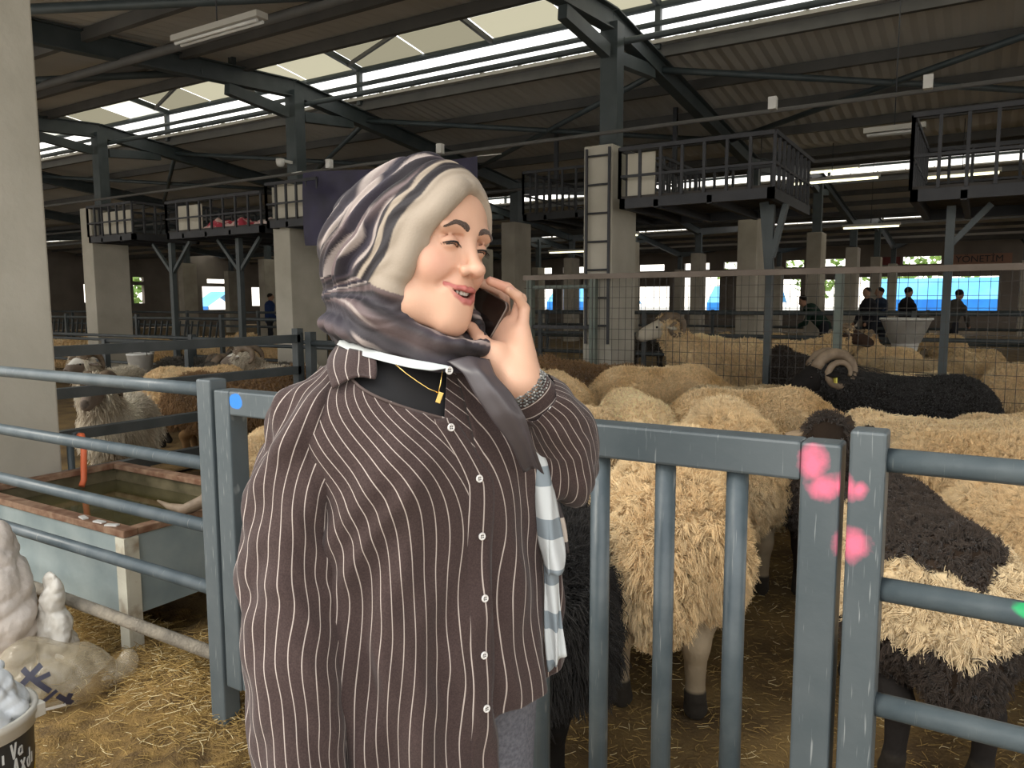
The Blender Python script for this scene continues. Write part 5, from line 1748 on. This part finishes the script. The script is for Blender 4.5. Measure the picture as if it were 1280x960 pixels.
# cloth colours
beige, char, pink = np.array((.35,.285,.220)), np.array((.030,.025,.028)), np.array((.22,.155,.15))
uu = sweep*(1-low) + (neck/.055)*low + .30*snoise(V, 13., 21) + .12*snoise(V, 33., 22)
def streak(f, a_, seed): return snoise(np.stack([uu*f, angp*a_, wv*.5 + rel[:,1]*a_*4], 1), 1., seed)
sA, sB, sC, sD = streak(13., 4.2, 11), streak(8., 3.2, 12), streak(24., 5.0, 13), streak(5., 4.2, 14)
def ramp(x, lo_, hi_): 
    t_ = np.clip((x-lo_)/(hi_-lo_), 0, 1)
    return (t_*t_*(3-2*t_))[:,None]
c_ = char[None]*(1+.45*sC[:,None]) + np.array((.010,.008,.018))[None]*np.clip(sD, 0, 1)[:,None]
kp = ramp(sB, .10, .80)*.6
c_ = c_*(1-kp) + pink[None]*kp
kw = ramp(sA, .22, .55)*ramp(sD+.35*sB, -.30, .30)*.9
c_ = c_*(1-kw) + np.array((.46,.385,.35))[None]*kw
kd = ramp(sC, .35, .7)*.6*kw
c_ = c_*(1-kd) + np.array((.20,.145,.14))[None]*kd
td = tdist + .0025*snoise(V, 25., 15)
uw = rel[:,2] + .30*(rel[:,1]) > -.075                         # above the chin wrap
def band(lo_, hi_, colr):
    global c_
    w_ = np.clip((td-lo_)/.0022+.5, 0, 1)*np.clip((hi_-td)/.0022+.5, 0, 1)*uw
    c_ = c_*(1-w_[:,None]) + colr[None]*w_[:,None]
band(-1, .052, beige)
band(.028, .0435, char*.85)
band(.052, .058, char)
edge_in = (tdist < .0015)
chin = (~uw) & (tdist < .016) & (rel[:,2] < -.10)
c_[chin] = beige*.9
M_scarf = attr_mat('scarf_cloth', .6, .3, sheen=.05, bump=.12, bscale=350)
scarf = link('headscarf', np_mesh('headscarf', V - WROOT, Q, M_scarf, np.clip(c_, 0, 1)), woman)
scarf['label'] = 'dark headscarf with marbled pale streaks and beige face band'
# pale blue under-scarf edge showing below
def ribbon(name, rows, m, parent, k=8, wob=0., seed=0, thick=.0014):
    P = refine(np.array([[at(*q) for q in r] for r in rows]), k)
    if wob:
        u, v__ = np.meshgrid(np.linspace(0,1,P.shape[0]), np.linspace(0,1,P.shape[1]), indexing='ij')
        P[...,1] += wob*np.sin(v__*13+seed+u*2)*(.3+.7*u)
        P[...,0] += wob*.5*np.sin(v__*8+seed*2+u*7)
    o = MB().grid(P - WROOT).build(name, m, parent)
    s_ = o.modifiers.new('thickness', 'SOLIDIFY'); s_.thickness = thick
    return o
M_pale = mat('pale_blue_cloth', (.50,.56,.58), (.62,.64,.62), rough=.7, scale=14)
ribbon('underscarf_edge', [[(427,424,1.225),(455,434,1.19),(485,443,1.162),(515,450,1.145),(540,454,1.140),(560,458,1.142)],
                           [(421,431,1.215),(450,444,1.178),(482,453,1.150),(512,460,1.133),(540,464,1.130),(562,460,1.136)]], M_pale, scarf, 8, .0015, 1.)
# dark scarf end crossing her left chest to the arm
M_scarf2 = mat('scarf_satin', (.050,.042,.046), (.085,.072,.076), rough=.38, scale=9)
ribbon('scarf_end', [[(560,452,1.150),(585,445,1.150),(612,450,1.165)],[(580,466,1.130),(600,464,1.120),(618,470,1.135)],[(594,494,1.118),(617,488,1.105),(640,494,1.125)],
                     [(614,524,1.120),(637,516,1.108),(658,524,1.13)],[(640,556,1.145),(654,549,1.135),(668,556,1.155)],[(655,590,1.19),(668,584,1.18),(680,592,1.20)]], M_scarf2, scarf, 8, .002, 2.)
# hanging tail: pale checked lengths and a darker one
def plaid(name, c, c2, pitch, lo_=.55):
    m = mat(name, c, rough=.75); nt = m.node_tree
    def f(nt):
        tc = node(nt, 'ShaderNodeTexCoord'); sp = node(nt, 'ShaderNodeSeparateXYZ'); nt.links.new(tc.outputs['Object'], sp.inputs[0])
        nz = node(nt, 'ShaderNodeTexNoise'); nz.inputs['Scale'].default_value = 8.; nt.links.new(tc.outputs['Object'], nz.inputs['Vector'])
        a = node(nt, 'ShaderNodeMath', operation='MULTIPLY_ADD'); a.inputs[1].default_value = .03; nt.links.new(nz.outputs[0], a.inputs[0]); nt.links.new(sp.outputs[2], a.inputs[2])
        q = node(nt, 'ShaderNodeMath', operation='DIVIDE'); q.inputs[1].default_value = pitch; nt.links.new(a.outputs[0], q.inputs[0])
        fr = node(nt, 'ShaderNodeMath', operation='FRACT'); nt.links.new(q.outputs[0], fr.inputs[0])
        g = node(nt, 'ShaderNodeMath', operation='GREATER_THAN'); g.inputs[1].default_value = lo_; nt.links.new(fr.outputs[0], g.inputs[0])
        return g.outputs[0]
    add_mix(m, c2, f)
    return m
M_tail = plaid('pale_checked_cloth', (.60,.62,.62), (.24,.28,.31), .085, .62)
M_tail2 = plaid('striped_dark_cloth', (.055,.045,.045), (.55,.47,.40), .11, .60)
ribbon('scarf_tail', [[(662,560,1.25),(670,556,1.235),(680,560,1.25)],[(668,620,1.25),(681,618,1.225),(697,622,1.255)],[(675,680,1.25),(688,680,1.22),(704,684,1.25)],[(681,716,1.25),(694,720,1.222),(706,712,1.25)]], M_tail, scarf, 9, .006, .5)
ribbon('scarf_tail', [[(676,640,1.27),(682,640,1.26),(690,640,1.27)],[(678,700,1.265),(686,700,1.25),(697,700,1.265)],[(681,770,1.265),(691,770,1.245),(704,772,1.265)],[(686,838,1.265),(696,832,1.245),(706,818,1.26)]], M_tail, scarf, 9, .006, 2.5)
ribbon('scarf_tail', [[(676,590,1.285),(683,588,1.275),(690,590,1.285)],[(686,640,1.285),(694,640,1.27),(702,641,1.285)],[(694,690,1.285),(703,692,1.27),(712,690,1.285)]], M_tail2, scarf, 9, .004, 4.)
# necklace
M_gold = mat('gold', (.80,.55,.18), rough=.25, metal=1.)
nk = [at(495,456,1.128), at(508,467,1.122), at(522,477,1.118), at(536,486,1.116), at(548,491,1.116)]
nk2 = [at(548,491,1.116), at(551,478,1.121), at(553,464,1.130)]
o = wmb(MB().tube(nk, .0009, 6).tube(nk2, .0008, 6)).build('necklace', M_gold, woman)
pd = MB(); p0 = at(549.5, 497, 1.114)
pd.box((p0[0]-.0038,p0[1]-.0015,p0[2]-.0085),(p0[0]+.0038,p0[1]+.0015,p0[2]+.0085), Matrix.Rotation(.35, 3, 'Y'))
wmb(pd).build('pendant', M_gold, o, None, .0008)

# ------------------------------------------------------------------ things on the ground by the fence
M_straw = attr_mat('straw_stalk', .7, .3)
def straw(name, n, region, zfn, label, seed, ln=(.03,.11), rad=.0011):
    r = np.random.default_rng(seed)
    P0 = region(r, n)
    an = r.uniform(0, 2*PI, n); L_ = r.uniform(*ln, n); tilt = r.normal(0, .18, n)
    d = np.stack([np.cos(an), np.sin(an), tilt], 1)*L_[:,None]
    z0 = zfn(P0[:,0], P0[:,1]) + .002 + np.abs(tilt)*L_*.5 + r.random(n)*.008
    B_ = np.concatenate([P0, z0[:,None]], 1)
    bend = np.stack([-np.sin(an), np.cos(an), np.abs(r.normal(0,.3,n))], 1)*(L_*r.normal(0,.10,n))[:,None]
    P = np.stack([B_-d*.5, B_+bend, B_+d*.5], 1)
    tone = r.random(n)[:,None]
    c = np.array((.46,.31,.105))*(1-tone) + np.array((.23,.145,.045))*tone
    c = np.where((r.random(n) < .12)[:,None], np.array((.70,.58,.33)), c)
    o = link(name, strands(name, P, np.full((1,3), rad), np.repeat(c[:,None], 3, 1), M_straw))
    return tag(o, label, 'straw', None, 'stuff')
def mound_h(x, y, ms):
    z = floor_z(x, y)
    for cx, cy, rx, ry, hgt in ms:
        z = z + hgt*np.exp(-(((x-cx)/rx)**2 + ((y-cy)/ry)**2))
    return z
MOUNDS = [(-2.45,1.62,.30,.20,.11), (-2.15,1.72,.25,.22,.09), (-3.25,1.78,.32,.10,.17), (-2.55,1.98,.35,.25,.12), (-2.05,1.38,.25,.14,.05), (-2.78,1.62,.10,.08,.05)]
gx, gy = np.meshgrid(np.linspace(-3.9, -1.6, 130), np.linspace(1.1, 2.5, 90))
mh = mound_h(gx, gy, MOUNDS)
ed = np.clip(np.minimum(np.minimum(gx+3.9, -1.6-gx), np.minimum(gy-1.1, 2.5-gy))/.12, 0, 1)
mz = mh + .010*hnoise(gx*5, gy*5, 1.3) * ed + .012*ed - .012
M_bed = mat('matted_bedding', (.10,.058,.018), (.27,.165,.05), rough=.95, scale=14, bump=1., bscale=120, detail=10)
tag(MB().grid(np.dstack([gx, gy, mz])).build('bedding_heap', M_bed), 'heap of matted straw bedding around the trough leg and gate post', 'straw', None, 'stuff')
straw('straw', 3600, lambda r, n: np.stack([r.normal(-2.25,.30,n), r.normal(1.64,.16,n)], 1), lambda x, y: mound_h(x, y, MOUNDS)+.004, 'loose golden straw heaped beneath the left pipe fence', 51, (.02,.075), .0009)
straw('straw', 3500, lambda r, n: np.stack([r.uniform(-3.6,-2.95,n), r.normal(1.76,.07,n)], 1), lambda x, y: mound_h(x, y, MOUNDS)+.006, 'pale straw caught under the water trough', 54, (.03,.08), .0009)
straw('straw', 3000, lambda r, n: np.stack([r.uniform(-2.9,-1.3,n), r.uniform(.75,1.55,n)], 1), floor_z, 'chaff and short straw trodden into the walkway', 52, (.004,.022), .0008)
straw('straw', 15000, lambda r, n: np.stack([r.uniform(-2.2,2.0,n), r.uniform(1.5,5.0,n)], 1), floor_z, 'short straw scattered over the sheep pen floor', 53, (.012,.05), .0009)

# crumpled film and cloth shapes
def crumple(V, amp, f, seed):
    n_ = snoise(V, f, seed); n2 = snoise(V, f*2.3, seed+1); n3 = snoise(V, f*5, seed+2)
    return amp*(np.abs(n_)*1.4 - .5 + .5*np.abs(n2) + .25*np.abs(n3))
def lumpy(name, prims, axes, res, amp, f, seed, m, parent, off):
    F_ = Field(*[np.arange(a, b, res) for a, b in axes])
    for c, r, k in prims: F_.ell(c, r, k)
    V_, Q_, _ = F_.surface()
    N_ = vnormals(V_, Q_)
    V_ = V_ + N_*crumple(V_, amp, f, seed)[:,None]
    V_[:,2] = np.maximum(V_[:,2], .0)
    return link(name, np_mesh(name, V_, Q_, m), parent)
def film_mat(name, c, alpha, rough=.18):
    m = mat(name, c, rough=rough, bump=.5, bscale=26, spec=.6)
    nt = m.node_tree; b = nt.nodes['Principled BSDF']
    b.inputs['Alpha'].default_value = alpha
    return m
M_film = film_mat('clear_film', (.46,.39,.27), .42, .14)
M_sack = mat('wrinkled_sack', (.56,.49,.43), (.66,.59,.53), rough=.75, scale=7, bump=.5, bscale=30)
t = thing('plastic_bag', 'crumpled clear plastic bag with dark print lying below the pipe fence', 'bag', (-2.80,1.37,0), .75)
lumpy('film', [((-.02,0,.11),(.17,.12,.11),0),((.06,.02,.10),(.11,.09,.09),.04),((-.10,-.01,.14),(.08,.09,.11),.05),((.18,.05,.08),(.06,.03,.03),.02),((.22,.06,.11),(.03,.015,.04),.02)], ((-.32,.34),(-.22,.24),(-.02,.36)), .009, .017, 24, 3, M_film, t, None)
# its faded print: broad dark strokes, as in the photograph no longer readable
M_print = mat('dark_print', (.028,.028,.05), rough=.5)
def film_print(strokes):
    b = MB()
    for (x0, z0, x1, z1, w_) in strokes:
        n_ = 7
        for q in range(n_):
            u0, u1 = q/n_, (q+1)/n_
            P_ = []
            for u in (u0, u1):
                for s_ in (-1, 1):
                    dx, dz = x1-x0, z1-z0; L_ = math.hypot(dx, dz)
                    x = x0+dx*u - dz/L_*w_*s_; z = z0+dz*u + dx/L_*w_*s_
                    y = -.142*math.sqrt(max(0, 1-((x)/.22)**2-((z-.12)/.17)**2)) - .008
                    P_.append((x, y, z))
            b.add([P_[0], P_[1], P_[3], P_[2]], [(0,1,2,3)])
    return b
film_print([(-.06,.20,.03,.12,.010),(.0,.21,-.08,.13,.010),(-.02,.16,.03,.18,.008),(-.09,.13,-.02,.09,.009),(.05,.10,.09,.06,.010),(.09,.10,.07,.06,.008),(.0,.08,.05,.12,.006)]).build('print', M_print, t)
film_print([(-.03,.045,.07,.06,.006)]).build('label_strip', M_white, t)
t = thing('sack', 'tall creased pinkish white sack at the left edge, beside the bucket', 'sack', (-3.06,1.33,0))
lumpy('bag', [((-.06,0,.20),(.12,.12,.24),0),((-.085,.0,.40),(.105,.10,.24),.10)], ((-.26,.2),(-.2,.2),(-.02,.72)), .008, .011, 30, 9, M_sack, t, None)
t2 = thing('plastic_bag', 'tied white plastic bag standing between the sack and the fence', 'bag', (-3.00,1.465,0))
lumpy('bag', [((0,0,.14),(.09,.05,.16),0),((.0,.0,.30),(.044,.03,.11),.05),((.014,0,.395),(.034,.013,.035),.02)], ((-.15,.15),(-.1,.1),(-.02,.50)), .006, .015, 30, 14, film_mat('milky_film', (.66,.62,.55), .9, .35), t2, None)

# bucket with bag
BX, BYc = -2.245, .868
t = thing('bucket', 'black plastic tub with white scrawled lettering and cream rim, full of bags', 'bucket', (BX, BYc, 0))
M_bucket = mat('bucket_black', (.020,.020,.021), (.035,.034,.034), rough=.45, scale=10)
M_rim = mat('cream_plastic_rim', (.55,.51,.43), (.63,.59,.51), rough=.45, scale=8)
MB().lathe([(.001,0),(.128,0),(.131,.01),(.146,.335)], 48).lathe([(.142,.335),(.125,.02),(.001,.02)], 48).build('tub', M_bucket, t)
MB().lathe([(.146,.315),(.153,.318),(.155,.345),(.158,.347),(.158,.365),(.150,.368),(.143,.362),(.143,.32)], 48).build('rim', M_rim, t)
def on_tub(strokes, name, m, wd=.004):
    b = MB()
    for pts in strokes:
        P3 = []
        for (u, z) in pts:                       # u: metres round the tub
            r_ = .131 + .015*(z/.335) + .0012
            a_ = u/.14
            P3.append((r_*math.cos(a_), r_*math.sin(a_), z))
        for p, q in zip(P3[:-1], P3[1:]):
            p, q = Vector(p), Vector(q)
            nn = Vector((p.x, p.y, 0)).normalized()
            b.beam(p, q, wd, .0012, nn)
    return b.build(name, m, t)
# the face seen from the walkway: direction from the tub to the photographer
A0 = math.atan2(-BYc, -BX)
def wr(u0, z0, segs, s_=.03): return [[((A0*.14)+u0+x*s_, z0+y*s_*1.6) for x, y in g] for g in segs]
LET = {'h': [[(0,0),(0,1)],[(0,.5),(.4,.55),(.4,0)]], 'V': [[(0,1),(.25,0),(.5,1)]], 'a': [[(.45,.5),(.1,.5),(0,.2),(.2,0),(.45,.15),(.45,.5),(.45,0)]], 'p': [[(0,.6),(0,-.4)],[(0,.5),(.35,.55),(.42,.25),(.2,0),(0,.1)]],
       'A': [[(0,0),(.25,1),(.5,0)],[(.1,.4),(.4,.4)]], 'x': [[(0,0),(.45,.7)],[(0,.7),(.45,0)]], 'd': [[(.4,1),(.4,0),(.1,0),(0,.3),(.1,.5),(.4,.5)]], 'i': [[(0,0),(0,.6)]], 'l': [[(0,0),(0,1)]]}
st = []
for wd_, z_, sc_ in (('liVa', .262, .027), ('ipAxdi', .212, .030), ('lhad', .150, .028)):
    u_ = .042
    for ch in wd_:
        st += wr(u_, z_, LET[ch], sc_); u_ += sc_*.78
on_tub(st, 'lettering', M_white, .0052)
yel = MB()
for k in range(14):
    a1, a2 = A0 + .55 + k*.09, A0 + .55 + (k+1)*.09
    def rz(z): return .131 + .015*(z/.335) + .0008
    z1, z2 = .02 + .26*(k/14)**.8, .02 + .26*((k+1)/14)**.8
    yel.add([(rz(.02)*math.cos(a1), rz(.02)*math.sin(a1), .02), (rz(.02)*math.cos(a2), rz(.02)*math.sin(a2), .02), (rz(z2)*math.cos(a2), rz(z2)*math.sin(a2), z2), (rz(z1)*math.cos(a1), rz(z1)*math.sin(a1), z1)], [(0,1,2,3)])
yel.build('yellow_swoosh', mat('yellow_print', (.72,.47,.04), rough=.5), t)
for sg in (-1, 1):
    a_ = A0 + sg*1.35
    MB().box((.150*math.cos(a_)-.012,.150*math.sin(a_)-.012,.325),(.160*math.cos(a_)+.012,.160*math.sin(a_)+.012,.362)).build('handle_lug', M_rim, t, None, .003)
t = thing('carrier_bag', 'white carrier bag bunched inside the black tub', 'bag', (BX, BYc, .31))
lumpy('film', [((0,0,.05),(.125,.125,.06),0),((-.02,.02,.12),(.09,.08,.07),.05),((.03,-.02,.11),(.07,.07,.06),.04)], ((-.18,.18),(-.18,.18),(-.03,.28)), .0065, .022, 30, 19, film_mat('white_film', (.84,.86,.87), .96, .3), t, None)

# ------------------------------------------------------------------ people far down the hall
def figure(label, a, d, hv, lean, m_coat, arms=0.):
    F_ = Field(np.arange(-.5,.6,.02), np.arange(-.4,.4,.02), np.arange(-.02,1.85,.02))
    L = lean
    hip, sh, hd = np.array((0,0,.92)), np.array((.45*math.sin(L),0,.92+.48*math.cos(L))), np.array((.70*math.sin(L)+.03,0,.92+.72*math.cos(L)))
    F_.cap(hip, sh, .15, .17, .0, 1)
    for sg in (-1, 1):
        F_.chain([hip+np.array((0,sg*.09,0)), (.02,sg*.10,.48), (-.02,sg*.10,.08)], [.10,.075,.055], .05, 2)
        F_.cap((-.02,sg*.10,.05), (.12,sg*.11,.04), .045, .04, .03, 2)
        s0 = sh+np.array((0,sg*.18,-.02))
        F_.chain([s0, s0+np.array((.08+.1*arms,sg*.05,-.28)), s0+np.array((.22+.2*arms,sg*.0,-.42+.2*arms))], [.065,.05,.04], .04, 1)
        F_.ell(s0+np.array((.27+.22*arms,0,-.45+.22*arms)), (.045,.03,.05), .02, 3)
    F_.cap(sh, hd, .07, .055, .03, 3)
    F_.ell(hd+np.array((0,0,.05)), (.10,.08,.12), .02, 3)
    F_.ell(hd+np.array((-.02,0,.09)), (.10,.085,.09), .01, 4)
    F_.ell(hd+np.array((.10,0,.03)), (.02,.018,.025), .01, 3)
    V_, Q_, L_ = F_.surface()
    pal = np.array([(0,0,0), m_coat, (.02,.022,.03), (.33,.19,.13), (.015,.012,.01)])
    x, y, _ = view(a, d)
    t = thing('person', label, 'person', (x, y, -.02), math.radians(hv)+YAW, 'people far down the hall')
    link('body', np_mesh('far_body', V_, Q_, M_figure, pal[L_]), t)
M_figure = attr_mat('far_figure', .9, .2)
figure('man in dark coat standing by the far blue opening, leftmost of the group', 8.55, 18.2, 200, .15, (.02,.02,.026))
figure('man in navy coat in the middle of the group before the blue stall', 9.05, 18.7, 180, .05, (.02,.03,.055))
figure('tall man in black coat, right of the group before the blue stall', 9.45, 18.3, 20, .05, (.012,.012,.014))
figure('man in grey coat bowed beside the white feed tub', 10.0, 17.4, 30, .45, (.06,.055,.05))
figure('man in dark green coat bending over the far pens by the thin white column', 7.3, 17.8, 160, .75, (.012,.03,.022), .3)
figure('man in blue coat standing far left before the bright opening', -8.1, 25.5, 20, .05, (.02,.04,.12))
